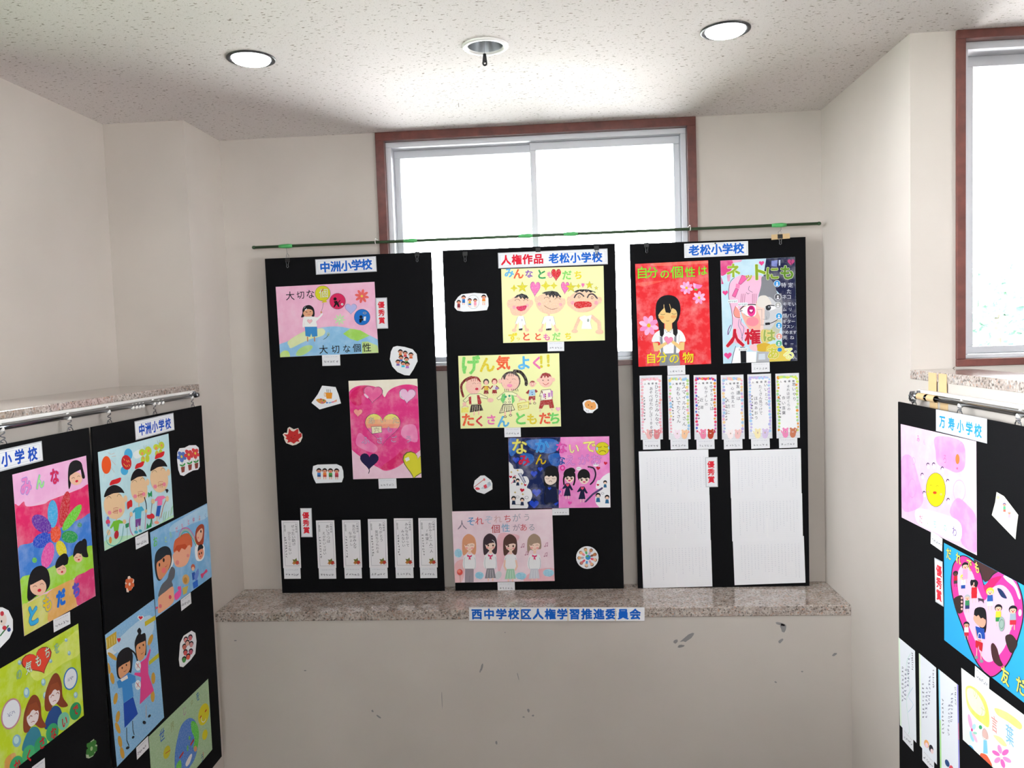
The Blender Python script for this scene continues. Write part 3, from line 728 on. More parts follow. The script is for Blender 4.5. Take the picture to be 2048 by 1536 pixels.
# tape behind the clip of the right board
b = B(); p = onplane(1561, 473.5, 'B'); box(b, -0.046, 0.046, -0.0014, -0.0004, -0.012, 0.014); o = obj('paper_tape', b, M_btape); o.location = p; o.rotation_euler = (0, -0.04, 0)
tag(o, 'beige paper tape under the clip at the right top of the right board', 'tape', 'beige tape strips')

# ---- name slips: printed line on top, short illegible handwriting below
def slip(crop, q, pl, what, lift=0.0006, ink_='#6b6b78'):
    a_ = Art(crop, q, pl, 'name_slip', 'small white name slip ' + what, 'name slip', 'small white name slips', col='#e8e9ee', lift=lift); a_.part('writing')
    (ax, ay), (bx, by), (cx, cy), (dx, dy) = q; h = dy - ay; w = bx - ax; s_ = (by - ay)
    a_.scrib(ax + .12 * w, ay + .18 * h + .1 * s_, bx - .12 * w, by + .18 * h - .1 * s_, h * .10, 8, '#a3a3b4', h * .012)
    a_.scrib(ax + .10 * w, ay + .62 * h + .1 * s_, bx - .10 * w, by + .62 * h - .1 * s_, h * .24, 5, ink_, h * .022)
    return a_
for q in [(c1, [(686, 1162), (886, 1157), (890, 1277), (692, 1284)], 'B', 'under the pink globe poster', 0), (c2, [(1312, 1150), (1508, 1143), (1514, 1252), (1316, 1260)], 'B', 'under the pink heart poster', 0),
          (c4, [(1190, 1072), (1373, 1070), (1375, 1172), (1192, 1178)], 'B', 'under the yellow poster with three big faces', 0), (c5, [(712, 916), (893, 912), (895, 1015), (715, 1022)], 'B', 'under the yellow poster with hand holding girls', 0),
          (c6, [(1243, 868), (1426, 866), (1430, 940), (1243, 944)], 'B', 'under the blue and pink poster', 0), (c7, [(547, 735), (712, 733), (714, 825), (552, 828)], 'B', 'under the pale pink poster with four girls', 0),
          (d1, [(448, 1438), (636, 1432), (640, 1530), (452, 1536)], 'B', 'under the red poster', 0), (d1, [(1338, 1405), (1530, 1402), (1534, 1503), (1342, 1509)], 'B', 'under the poster with the split face', 0),
          (e2, [(341, 580), (450, 524), (450, 602), (345, 664)], 'L', 'under the rainbow flower poster', 0), (e3, [(475, 440), (620, 370), (628, 500), (477, 600)], 'L', 'under the poster of skipping children', 0),
          (e3, [(1005, 1180), (1130, 1090), (1130, 1215), (1020, 1318)], 'L', 'under the blue poster of faces', 0), (e4, [(362, 1355), (470, 1252), (472, 1352), (372, 1468)], 'L', 'under the blue poster of two girls', 0),
          (e2, [(205, 1530), (286, 1468), (288, 1560), (205, 1630)], 'L', 'under the yellow poster with speech bubbles', 0),
          (f1, [(341, 1345), (447, 1398), (428, 1495), (345, 1448)], 'R', 'under the pink sun poster', 0), (f2, [(565, 865), (658, 940), (655, 1032), (560, 960)], 'R', 'under the blue heart poster', 0)]:
    slip(*q[:4])

# ================================================================ LEFT BACK BOARD
# pink poster: child with a balloon on the globe
A = Art(c1, [(172, 408), (1268, 353), (1312, 1140), (226, 1185)], 'B', 'drawn_poster', 'pink poster of a child with a balloon standing on a globe', 'poster', 'children\'s posters', col='#f3c3da', wash=1)
A.part('painting')
A.P('#f4b9d6', (172, 408), (1268, 353), (1312, 1140), (226, 1185))
A.Q('#8fc4ea', (150, 1085), (330, 1000), (500, 905), (680, 860), (860, 848), (1050, 885), (1220, 950), (1380, 1060), (1400, 1260), (150, 1260))
A.Q('#dfe8b0', (316, 1005), (480, 905), (600, 880), (690, 868), (722, 905), (690, 950), (560, 985), (440, 1040), (345, 1085), (322, 1060))
A.P('#a6dc62', (920, 928), (1000, 872), (1110, 890), (1215, 950), (1080, 1010), (1000, 985))
A.P('#a6dc62', (920, 928), (1000, 872), (1060, 880), (1000, 960)); A.P('#c3dd8a', (1128, 1020), (1190, 1015), (1300, 1060), (1318, 1145), (1130, 1148))
A.Q('#b9dd8e', (400, 1150), (430, 1100), (500, 1060), (565, 1055), (582, 1080), (540, 1125), (470, 1165), (415, 1170)); A.Q('#bfe07a', (225, 1190), (228, 1145), (270, 1112), (318, 1125), (328, 1190))
A.part('figures', 0)
for c, x, y, r in (('#d9d62c', 693, 480, 83), ('#d8285f', 858, 568, 87), ('#1d73cc', 1131, 745, 87)): A.E('#3a3a3a', x, y, r + 3, r + 3); A.E(c, x, y, r, r)
A.P('#d9c62c', (700, 560), (680, 585), (742, 578), (730, 553)); A.S('#666', 4, (700, 586), (694, 630), (676, 688))
A.E('#1a1216', 830, 543, 18); A.P('#1a1216', (815, 570), (850, 562), (868, 590), (880, 630), (866, 632), (848, 605), (822, 636), (812, 632), (828, 595)); A.L('#1a1216', 9, (868, 582), (884, 560)); A.E('#eee', 909, 602, 13); A.E('#222', 909, 602, 5)
A.E('#101522', 1118, 742, 17); A.P('#101522', (1098, 765), (1130, 758), (1160, 775), (1128, 785), (1122, 805), (1102, 806)); A.P('#e8eef6', (1150, 740), (1175, 738), (1170, 785), (1145, 783)); A.O('#d9b46a', 4, 1160, 700, 18, 10)
A.heart('#b7b9e6', 1006, 648, 66, 0, '#8a8cc0')
A.flower('#ee6a66', 1128, 512, 78, 8, '#f4d43a', .2, .2, .16); A.flower('#c9e6b4', 882, 770, 62, 8, '#e7f3c7', .16, .1, .14)
A.Q(HAIR, (470, 660), (490, 625), (545, 610), (590, 640), (605, 700), (596, 745), (575, 740), (560, 690), (500, 680), (490, 735), (455, 745), (470, 700))
A.Q('#e3a883', (480, 690), (520, 655), (575, 665), (585, 705), (560, 735), (510, 738), (485, 720)); A.L('#5a3420', 7, (505, 684), (522, 690)); A.L('#5a3420', 7, (552, 684), (565, 680)); A.S('#c0303a', 4, (528, 712), (545, 716), (556, 708))
A.E('#e4ecf4', 503, 648, 16, 20, 20); A.Q(HAIR, (486, 668), (540, 636), (592, 668), (580, 640), (540, 618), (496, 636))
A.Q('#f3f3f2', (478, 760), (500, 740), (590, 738), (640, 745), (685, 700), (692, 720), (640, 775), (622, 795), (626, 850), (500, 855), (495, 780), (490, 848), (472, 850)); A.heart('#f2c0c8', 551, 790, 28, 0, '#b06070')
A.P('#3f8fd0', (497, 850), (632, 850), (637, 955), (580, 962), (568, 925), (556, 962), (505, 952)); A.L('#c98a64', 13, (527, 965), (529, 1008)); A.L('#c98a64', 13, (603, 965), (606, 1008)); A.E('#d99a74', 678, 690, 10, 12)
A.S('#3a4a3a', 5, (705, 990), (740, 965), (760, 935)); A.O('#c8d068', 5, 758, 932, 11, 14)
A.part('lettering', 0)
for ch, x, y, s_ in (('大', 333, 510, 104), ('切', 448, 500, 92), ('な', 556, 490, 104), ('大', 704, 1104, 104), ('切', 838, 1100, 96), ('な', 960, 1095, 96), ('個', 1074, 1086, 98), ('性', 1184, 1082, 102)): A.T(ch, x, y, x, y, s_, '#1b1722', .006)
A.T('個', 705, 480, 705, 480, 108, '#eef0d8', .0, edge='#7a7a50', ew=.012); A.L('#c84a40', 9, (680, 460), (700, 432))

# pink heart poster
A = Art(c2, [(980, 66), (1742, 40), (1788, 1136), (1032, 1153)], 'B', 'drawn_poster', 'tall poster filled by one huge pink heart', 'poster', 'children\'s posters', col='#f5ecd8', wash=1)
A.part('painting').P('#f6efdc', (980, 66), (1742, 40), (1760, 400), (1000, 400)).P('#f3cddf', (1000, 780), (1770, 800), (1788, 1136), (1032, 1153))
A.Q('#ea3c8c', (940, 330), (985, 190), (1060, 130), (1160, 114), (1270, 130), (1340, 175), (1378, 245), (1420, 180), (1500, 130), (1620, 104), (1740, 125), (1830, 210), (1850, 600), (1800, 800), (1640, 930), (1520, 1020), (1395, 1060), (1310, 1025), (1150, 930), (1010, 820), (930, 700))
A.Q('#e01f6c', (990, 240), (1060, 150), (1180, 118), (1230, 150), (1130, 230), (1120, 330), (1040, 330)); A.Q('#f37fb8', (1100, 640), (1180, 700), (1300, 800), (1250, 860), (1100, 800), (1060, 740)); A.Q('#f58fc2', (1600, 560), (1720, 560), (1740, 740), (1600, 700), (1560, 640))
A.Q('#e2266f', (1500, 900), (1560, 840), (1640, 820), (1600, 930), (1520, 1010), (1400, 1050), (1340, 1020))
A.heart('#f06aa4', 1250, 205, 108, 4, '#9a4a6a'); A.heart('#f3c4e4', 1632, 222, 93, 4, '#9a5a8a'); A.heart('#f7a99c', 1086, 415, 50, 2, '#c05a5a')
A.bands(1358, 575, 205, [(0, '#f0ee6e'), (455, '#f4e07c'), (492, '#f8b98a'), (545, '#f6a084'), (588, '#f060ac'), (650, '#ea3c98')], '#6a4560')
A.part('figures', 0)
A.heart('#221a48', 1210, 945, 110, 2); A.S('#1a1430', 8, (1206, 1030), (1210, 1060), (1203, 1088)); A.heart('#e3dc3a', 1735, 985, 165, 12, '#6a6a3a')
A.P('#f4f4ee', (1602, 925), (1645, 905), (1660, 938), (1620, 960)); A.Q('#f7d6e6', (1160, 205), (1200, 240), (1190, 258), (1155, 225)); A.S('#f3f3f8', 12, (1552, 190), (1555, 240), (1590, 268)); A.P('#f1eac4', (1232, 572), (1345, 568), (1350, 636), (1240, 650)); A.line('#5a5560', 4, [(1232, 572), (1345, 568), (1350, 636), (1240, 650)], True)
A.part('lettering', 0)
for ch, x, y, s_ in (('あ', 1235, 505, 84), ('い', 1360, 500, 70), ('た', 1502, 500, 84), ('穴', 1292, 608, 62), ('も', 1432, 603, 70), ('ふ', 1168, 722, 96), ('さ', 1325, 722, 84), ('ご', 1480, 712, 78), ('う', 1645, 712, 84)): A.T(ch, x, y, x, y, s_, '#e9b8da' if y > 560 and ch != '穴' else '#f0d8b0', .0, edge='#4d4a78', ew=.022)

# cut out stickers of the left board
def cut(crop, shape, pl, label, col='#eef0f4'):
    xs = [p_[0] for p_ in shape]; ys = [p_[1] for p_ in shape]
    q = [(min(xs), min(ys)), (max(xs), min(ys)), (max(xs), max(ys)), (min(xs), max(ys))]
    if pl == 'L': sk = 0.30 * (max(xs) - min(xs)) ; q = [(q[0][0], q[0][1] + sk), q[1], (q[2][0], q[2][1] - sk), q[3]]
    if pl == 'R': sk = 0.30 * (max(xs) - min(xs)) ; q = [q[0], (q[1][0], q[1][1] + sk), q[2], (q[3][0], q[3][1] - sk)]
    return Art(crop, q, pl, 'paper_cutout', label, 'cutout', 'small paper cutouts', col=col, shape=shape).part('figures')
def kid(A, x, y, r, shirt, hair=HAIR, pants=None, h=None, arms=True, skin='#f0a88c'):
    h = h or r * 3.0
    if arms: A.L(skin, r * .35, (x, y + r * 1.3), (x - r * 1.25, y - r * .2)); A.L(skin, r * .35, (x, y + r * 1.3), (x + r * 1.25, y - r * .2))
    if pants: A.L(skin, r * .35, (x - r * .4, y + h * .8), (x - r * .45, y + h * 1.25)); A.L(skin, r * .35, (x + r * .4, y + h * .8), (x + r * .45, y + h * 1.25)); A.P(pants, (x - r * .8, y + h * .55), (x + r * .8, y + h * .55), (x + r * .8, y + h * .95), (x - r * .8, y + h * .95))
    A.P(shirt, (x - r * .75, y + r * .9), (x + r * .75, y + r * .9), (x + r * .85, y + h * .65), (x - r * .85, y + h * .65))
    A.E(hair, x, y - r * .12, r * 1.12, r * 1.08); A.Q(skin, (x - r * .85, y), (x - r * .4, y - r * .35), (x + r * .4, y - r * .35), (x + r * .85, y), (x + r * .6, y + r * .75), (x, y + r * .98), (x - r * .6, y + r * .75))
    A.L('#402018', r * .14, (x - r * .5, y + r * .1), (x - r * .2, y + r * .1)); A.L('#402018', r * .14, (x + r * .2, y + r * .1), (x + r * .5, y + r * .1)); A.E('#c8242c', x, y + r * .5, r * .26, r * .18, n=8)
A = cut(c1, [(1475, 1075), (1520, 1062), (1600, 1072), (1690, 1098), (1735, 1150), (1745, 1230), (1700, 1320), (1655, 1388), (1600, 1385), (1520, 1350), (1465, 1290), (1438, 1210), (1450, 1125)], 'B', 'round white cutout of eight cheering children on the left board')
for x, y, c in ((1555, 1125, '#e08a3c'), (1608, 1140, '#d8404a'), (1672, 1158, '#d86a3c'), (1562, 1190, '#3a6fc0'), (1622, 1208, '#4aa04a'), (1528, 1238, '#7a68b8'), (1585, 1255, '#3cc0dc'), (1632, 1265, '#b070c8')): kid(A, x, y, 22, c)
A = cut(c2, [(690, 118), (838, 132), (870, 215), (897, 312), (660, 382), (570, 310), (640, 215)], 'B', 'white cutout of paintbrushes and palette on the left board')
for x in (740, 757, 778): A.L('#33302c', 5, (x, 160), (x + 5, 200))
A.P('#e8952c', (722, 195), (802, 195), (795, 262), (738, 262)); A.O('#e8b070', 6, 722, 215, 10, 22); A.Q('#cf8a4c', (622, 275), (670, 262), (720, 272), (735, 295), (700, 318), (655, 310))
for x, y, c in ((645, 272, '#d8b830'), (675, 268, '#c84040'), (705, 280, '#4a9a4a'), (690, 305, '#c860a0')): A.E(c, x, y, 9)
A.E('#3c78c8', 742, 306, 10); A.P('#e06a8c', (790, 296), (820, 288), (824, 300), (795, 306)); A.P('#e8a080', (820, 285), (850, 268), (852, 290), (826, 300)); A.P('#7ab0e0', (755, 302), (790, 296), (792, 308), (765, 316))
A = cut(c2, [(252, 660), (272, 640), (300, 642), (308, 590), (330, 574), (375, 600), (425, 586), (440, 625), (468, 650), (470, 690), (448, 740), (400, 770), (360, 780), (290, 755), (268, 712), (270, 690)], 'B', 'red maple leaf cutout with a tiny face on the left board', '#e9dcd0')
A.P('#c42f2e', (262, 655), (302, 660), (315, 648), (322, 590), (352, 620), (375, 625), (412, 596), (428, 600), (425, 650), (460, 640), (462, 680), (425, 712), (440, 738), (405, 735), (375, 760), (340, 740), (300, 752), (312, 722), (280, 700), (298, 690)); A.E('#5a1210', 346, 690, 5); A.E('#5a1210', 386, 668, 5); A.S('#5a1210', 4, (352, 705), (365, 708), (378, 698))
A = cut(c2, [(590, 1010), (640, 993), (850, 985), (905, 1010), (922, 1060), (925, 1130), (905, 1185), (620, 1200), (595, 1150), (578, 1090)], 'B', 'white cutout of four children standing in a row on the left board')
for x, c, p_ in ((654, '#3f7cc8', '#2a4a7a'), (718, '#e8883c', '#c84a3c'), (782, '#4aa048', '#3a6a3a'), (850, '#d8485c', '#b03a4a')): kid(A, x, 1060, 24, c, pants=p_, h=72)
# six small white note sheets with a leaf, each with its own slip
TX = [('ぜったい助け', 'ひとりじゃない'), ('あいさつは', 'えがおいっぱい'), ('友だちはみんな', 'なかよし'), ('ありがとう', '気持ちつたわる'), ('みんなちがって', 'みんないい'), ('かがやこう一人一人', '「希望」')]
QS = [[(130, 234), (336, 232), (352, 772), (152, 774)], [(522, 232), (730, 230), (756, 772), (548, 774)], [(820, 228), (1030, 226), (1048, 768), (840, 770)], [(1114, 218), (1330, 214), (1342, 768), (1130, 768)], [(1411, 210), (1628, 206), (1636, 765), (1422, 766)], [(1690, 206), (1897, 204), (1905, 765), (1700, 766)]]
ORD = ['first from the left', 'second from the left', 'third from the left', 'third from the right', 'second from the right', 'first from the right']
for i, (q, t, od) in enumerate(zip(QS, TX, ORD)):
    (ax, ay), (bx, by), (cx, cy), (dx, dy) = q
    A = Art(c3, q, 'B', 'note_sheet', 'narrow note sheet with leaf, left board, ' + od, 'note', 'note sheets on the left board', col='#eceaee')
    A.part('writing'); A.line('#9a98a4', 3, [(ax + 24, ay + 22), (bx - 22, by + 22), (cx - 22, cy - 24), (dx + 24, dy - 24)], True)
    A.T('人権標語', bx - 38, by + 45, bx - 34, by + 130, 24, '#444450'); A.T('西部小学校', ax + 38, ay + 60, ax + 42, ay + 120, 20, '#4a4a50')
    A.T(t[0], bx - 75, by + 70, bx - 62, by + 70 + 34 * len(t[0]), 40, '#4a4a58', .004, .8); A.T(t[1], bx - 118, by + 150, bx - 104, by + 150 + 32 * len(t[1]), 36, '#4a4a58', .003, .8)
    A.scrib(ax + 46, ay + 180, ax + 60, ay + 430, 24, 8, '#55555f', 3)
    A.part('leaf_drawing'); x, y = cx - 55, cy - 72
    A.star('#6f7a3c', x - 8, y, 42, 5, .5, .3); A.star('#b8752c', x - 22, y + 16, 26, 5, .5, .8); A.star('#c23c30', x + 14, y + 14, 27, 5, .55, .5)
    s_ = slip(c3, [(dx + 6, dy - 2), (cx - 4, cy - 2), (cx - 4, cy + 118), (dx + 12, dy + 126)], 'B', 'under the leaf note sheets, ' + od, lift=0.0)

# ================================================================ MIDDLE BACK BOARD
A = Art(c4, [(676, 266), (1810, 232), (1826, 1055), (700, 1085)], 'B', 'drawn_poster', 'yellow poster with three big smiling faces and coloured letters', 'poster', 'children\'s posters', col='#eef0b4', wash=2)
A.part('lettering')
for ch, x, y, s_, c in (('み', 765, 308, 112, '#57b4e4'), ('ん', 868, 320, 122, '#e85a20'), ('な', 985, 320, 92, '#8c52b4'), ('と', 1125, 325, 118, '#1f9a4c'), ('も', 1218, 330, 78, '#e874b4'), ('だ', 1405, 335, 110, '#7ed45c'), ('ち', 1530, 335, 100, '#e8d818'),
    ('ず', 808, 1025, 108, '#e8d818'), ('っ', 868, 1035, 50, '#e8d818'), ('と', 955, 1015, 104, '#e8502a'), ('と', 1085, 1015, 92, '#e8502a'), ('も', 1183, 1020, 84, '#e874b4'), ('だ', 1290, 1015, 98, '#8edc6a'), ('ち', 1420, 1010, 84, '#e8d818')): A.T(ch, x, y, x, y, s_, c, .035)
A.part('figures')
A.heart('#d8222c', 1286, 322, 54, 0, '#8a1a20', 1.4)
for x, y, r, c in ((1054, 478, 56, '#ec72b4'), (1385, 468, 46, '#ec72b4'), (1583, 444, 17, '#ec72b4')): A.heart(c, x, y, r, 3, '#a8608c', 1.7)
for x, y, r in ((912, 468, 62), (1450, 470, 58), (1655, 445, 44), (1730, 478, 20)): A.star('#8a8a28', x, y, r + 4); A.star('#dcd222', x, y, r)
for x, y, r in ((820, 478, 30), (1172, 450, 40), (1262, 450, 30), (1533, 455, 22)): A.star('#dcd222', x, y, r * 1.4, 4, .45)
FC = '#f4c8a8'
A.Q(FC, (760, 620), (800, 590), (850, 560), (950, 560), (1000, 610), (1035, 640), (1000, 700), (940, 765), (860, 782), (800, 770), (770, 700)); A.E(FC, 766, 650, 24, 45); A.E(FC, 1014, 640, 20, 34)
A.P(HAIR, (820, 588), (850, 555), (905, 536), (960, 555), (982, 585), (970, 600), (955, 585), (935, 603), (915, 578), (895, 600), (875, 568), (850, 585))
A.O('#6a4a3a', 5, 858, 622, 28, 22, 0, 190, 350); A.O('#6a4a3a', 5, 950, 622, 24, 20, 0, 190, 350); A.E('#f2a4b0', 822, 690, 20); A.E('#f2a4b0', 965, 670, 18); A.Q('#d61e58', (846, 685), (900, 675), (958, 672), (945, 715), (900, 732), (860, 718))
A.Q(FC, (1060, 600), (1110, 555), (1200, 530), (1300, 545), (1360, 590), (1385, 640), (1360, 700), (1300, 748), (1210, 765), (1120, 740), (1070, 680)); A.E(FC, 1065, 600, 18, 34); A.E(FC, 1372, 630, 20, 40)
A.P(HAIR, (1125, 535), (1165, 518), (1240, 508), (1300, 520), (1345, 572), (1330, 585), (1310, 560), (1295, 585), (1270, 555), (1258, 592), (1238, 552), (1218, 585), (1200, 548), (1178, 562), (1160, 540))
A.O('#6a4a3a', 5, 1182, 600, 28, 24, 0, 190, 350); A.O('#6a4a3a', 5, 1302, 606, 30, 22, 0, 190, 350); A.S('#9a6a50', 4, (1212, 635), (1220, 618), (1228, 634)); A.S('#7a3a30', 5, (1155, 672), (1200, 700), (1245, 712), (1300, 700)); A.E('#f2a4b0', 1100, 655, 19); A.E('#f2a4b0', 1335, 660, 18)
A.Q(FC, (1440, 570), (1500, 525), (1600, 510), (1690, 530), (1755, 580), (1790, 600), (1755, 650), (1700, 710), (1620, 742), (1520, 740), (1440, 690), (1405, 640)); A.E(FC, 1428, 612, 24, 42); A.E(FC, 1768, 610, 24, 34)
A.P(HAIR, (1480, 520), (1520, 498), (1560, 492), (1640, 492), (1720, 520), (1722, 532), (1690, 518), (1665, 530), (1645, 510), (1622, 530), (1600, 508), (1575, 524), (1545, 508), (1515, 528))
A.S('#4a4048', 15, (1488, 582), (1510, 548), (1550, 535), (1592, 568)); A.S('#4a4048', 16, (1632, 582), (1655, 548), (1700, 548), (1740, 592)); A.O('#5a4038', 5, 1541, 575, 12, 12); A.O('#5a4038', 5, 1684, 584, 11, 14); A.E('#f2a4b0', 1468, 640, 22); A.E('#f2a4b0', 1730, 640, 22)
A.Q('#d0141c', (1484, 660), (1500, 632), (1560, 624), (1650, 628), (1680, 655), (1670, 685), (1600, 690), (1540, 702), (1500, 690))
SH = '#f4f4f2'
for (cx, w, h) in ((895, 34, 92), (1206, 52, 100)):
    A.L(FC, 26, (cx, 760), (cx, 800)); A.P(SH, (cx - w, 795), (cx - 14, 785), (cx + 14, 785), (cx + w, 790), (cx + w + 22, 880), (cx + w - 4, 900), (cx + w * .55, 860), (cx + w * .6, 925), (cx - w * .6, 930), (cx - w * .6, 850), (cx - w - 5, 885), (cx - w - 28, 870)); A.L('#9a9a9a', 3, (cx - w - 28, 870), (cx - w, 795)); A.L('#9a9a9a', 3, (cx + w + 22, 880), (cx + w, 792)); A.E('#b8b8c0', cx + 14, 832, 5, 12)
    A.L(FC, 20, (cx - w - 14, 880), (cx - w - 28, 930)); A.E(FC, cx - w - 38, 945, 26, 20); A.L(FC, 20, (cx + w + 12, 890), (cx + w + 26, 930)); A.E(FC, cx + w + 36, 942, 24, 18); A.P(HAIR, (cx - w * .6, 928), (cx + w * .6, 920), (cx + w * .5, 944), (cx - w * .6, 946))
A.L(FC, 34, (1545, 810), (1505, 900), (1492, 945)); A.E(FC, 1492, 955, 36, 20); A.L(FC, 40, (1680, 790), (1760, 860), (1765, 940)); A.E(FC, 1765, 962, 44, 26)
A.P(SH, (1552, 798), (1600, 780), (1625, 790), (1680, 775), (1662, 850), (1682, 930), (1566, 928), (1580, 850), (1540, 812)); A.E('#9aa89a', 1640, 835, 12, 18)

A = Art(c5, [(200, 121), (1322, 90), (1338, 900), (230, 927)], 'B', 'drawn_poster', 'yellow poster with girls and boys holding hands', 'poster', 'children\'s posters', col='#eef0b0', wash=2)
A.part('lettering')
for ch, x, y, s_, c in (('げ', 335, 225, 220, '#7ad662'), ('ん', 520, 222, 180, '#e0cc10'), ('気', 700, 200, 160, '#ec5a22'), ('よ', 930, 200, 165, '#52b4e8'), ('く', 1078, 200, 150, '#ec70b4'), ('！', 1165, 188, 165, '#d8ca14'), ('！', 1242, 175, 165, '#d8ca14'),
    ('た', 312, 832, 155, '#ee5a1c'), ('く', 440, 845, 130, '#d02430'), ('さ', 568, 830, 120, '#ec70b4'), ('ん', 700, 848, 142, '#52b4e8'), ('と', 890, 815, 155, '#6ed65e'), ('も', 1020, 822, 130, '#e0cc10'), ('だ', 1162, 812, 140, '#ea5424'), ('ち', 1268, 812, 140, '#6ed65e')): A.T(ch, x, y, x, y, s_, c, .035)
A.part('figures')
PK = '#f6c6b4'; BR = '#9c2420'; DK = '#3a2a24'
A.S(BR, 26, (350, 355), (285, 385), (240, 440), (238, 500), (258, 570)); A.E(PK, 372, 455, 88, 92); A.Q(BR, (288, 410), (320, 362), (370, 348), (425, 360), (455, 410), (440, 408), (410, 378), (370, 372), (320, 390)); [A.L(BR, 5, (x, 372), (x + 2, 402)) for x in (345, 368, 392, 415)]
A.O('#b06a60', 4, 380, 436, 18, 14, 0, 190, 350); A.O('#b06a60', 4, 432, 432, 16, 12, 0, 190, 350); A.E('#d82a4a', 408, 488, 18, 14)
A.P('#f2f2c0', (330, 545), (255, 620), (285, 638), (340, 590), (345, 660), (455, 655), (440, 580), (525, 600), (530, 580), (440, 540)); A.line('#4a4a30', 4, [(330, 545), (255, 620), (285, 638), (340, 590), (345, 660), (455, 655), (440, 580), (525, 600), (530, 580), (440, 540)], True)
A.P('#b8242a', (318, 580), (345, 570), (350, 655), (325, 660)); A.P('#b8242a', (410, 555), (435, 555), (462, 640), (445, 660), (420, 655)); A.P(DK, (345, 665), (455, 660), (480, 725), (330, 748)); [A.L('#e8e2b0', 4, (x, 672), (x - 6, 738)) for x in (365, 390, 415, 440)]
A.L(PK, 14, (380, 740), (378, 775)); A.L(PK, 14, (430, 735), (430, 768)); A.E(PK, 272, 655, 22); A.O('#e8a0b0', 6, 280, 695, 36, 20, 0, 180, 360); A.P('#f0e86a', (238, 700), (318, 690), (318, 745), (236, 752)); A.E(PK, 560, 612, 34, 24)
for x, y, s_, c, hc in ((512, 415, 1.0, '#e0b42a', DK), (605, 410, 1.0, '#e8e4d8', BR)):
    A.E(hc, x, y - 6, 32, 34); A.E(PK, x, y + 4, 22, 26); A.P(c, (x - 22, y + 40), (x + 22, y + 40), (x + 28, y + 85), (x - 26, y + 85)); A.L(BR, 12, (x - 22, y + 45), (x - 48, y + 75)); A.L(BR, 12, (x + 22, y + 45), (x + 46, y + 70)); A.P(hc if hc == BR else '#8c2a24', (x - 22, y + 88), (x + 22, y + 88), (x + 28, y + 125), (x - 28, y + 128)); A.L(PK, 8, (x - 10, y + 125), (x - 8, y + 148)); A.L(PK, 8, (x + 12, y + 125), (x + 14, y + 146))
A.E('#9a7aba', 630, 480, 20, 16)
A.S(DK, 34, (825, 288), (890, 300), (935, 350), (955, 400), (955, 440)); A.E('#5a4438', 785, 400, 108, 108); A.E(PK, 780, 408, 98, 100); A.E(PK, 665, 402, 20, 26); A.Q(DK, (700, 345), (740, 305), (790, 292), (840, 305), (880, 350), (850, 345), (800, 318), (745, 325), (715, 385)); [A.L(DK, 5, (x, 305), (x + 6, 345)) for x in (752, 770, 790, 808)]; [A.L(DK, 5, (x, 488), (x + 6, 512)) for x in (715, 735, 755, 795, 815, 838, 860)]
A.O('#b06a60', 4, 735, 388, 20, 12, 0, 190, 350); A.O('#b06a60', 4, 818, 388, 20, 12, 0, 190, 350); A.E('#f48ab4', 772, 450, 30, 19); A.S('#b06a60', 4, (765, 415), (778, 420), (785, 405))
A.P('#f2f2c0', (715, 520), (630, 590), (650, 608), (705, 580), (700, 660), (800, 655), (805, 560), (845, 570), (855, 545), (800, 520)); A.line('#4a4a30', 4, [(715, 520), (630, 590), (650, 608), (705, 580), (700, 660), (800, 655), (805, 560), (845, 570), (855, 545), (800, 520)], True)
A.P('#74d070', (690, 545), (722, 535), (725, 600), (700, 650), (672, 610)); A.P('#74d070', (790, 550), (815, 560), (828, 620), (800, 655), (795, 600)); A.E('#1f9a74', 728, 574, 13); A.E('#1f9a74', 770, 564, 13); [A.O('#4a4040', 4, x, y, 12, 10) for x, y in ((722, 638), (772, 632), (768, 598))]
A.P('#f0eebc', (695, 665), (800, 658), (828, 718), (660, 755)); A.line(DK, 6, [(695, 665), (800, 658), (828, 718), (660, 755)], True); [A.L(DK, 7, (x, 672), (x - 3 - (760 - x) * .2, 735)) for x in (700, 722, 744, 766, 788)]
A.L(PK, 16, (722, 745), (722, 785)); A.L(PK, 16, (782, 735), (782, 772)); A.O(DK, 5, 722, 795, 15, 10); A.O(DK, 5, 782, 778, 15, 10); A.L(PK, 22, (855, 560), (905, 605)); A.O('#e8a0b0', 7, 915, 625, 38, 24, 0, 180, 360); A.P('#f0ee9a', (860, 650), (985, 628), (982, 700), (870, 722)); A.line('#d8c820', 6, [(860, 650), (985, 628), (982, 700), (870, 722)], True); A.O('#8a6a4a', 4, 888, 685, 16, 14); A.L('#a8a8a0', 3, (915, 672), (970, 665)); A.L('#a8a8a0', 3, (915, 688), (970, 682))
for x, y, r, c, hh in ((1025, 432, 34, '#7ab8e0', 1), (1172, 390, 78, '#f3efd8', 2)):
    A.E(PK, x, y, r, r * 1.02); A.E(PK, x - r * 1.05, y, r * .2, r * .25); A.E(PK, x + r * 1.1, y - 6, r * .2, r * .28); A.P(BR, (x - r * .8, y - r * .3), (x - r * .5, y - r * .95), (x, y - r * 1.08), (x + r * .6, y - r * .9), (x + r * .8, y - r * .5), (x + r * .5, y - r * .55), (x + r * .3, y - r * .3), (x + r * .1, y - r * .65), (x - r * .15, y - r * .3), (x - r * .35, y - r * .7), (x - r * .55, y - r * .3))
    A.E('#7a2a20', x - r * .4, y + r * .02, r * .09); A.E('#7a2a20', x + r * .35, y, r * .09); A.S('#c82a30', max(3, r * .07), (x - r * .4, y + r * .45), (x, y + r * .65), (x + r * .4, y + r * .4))
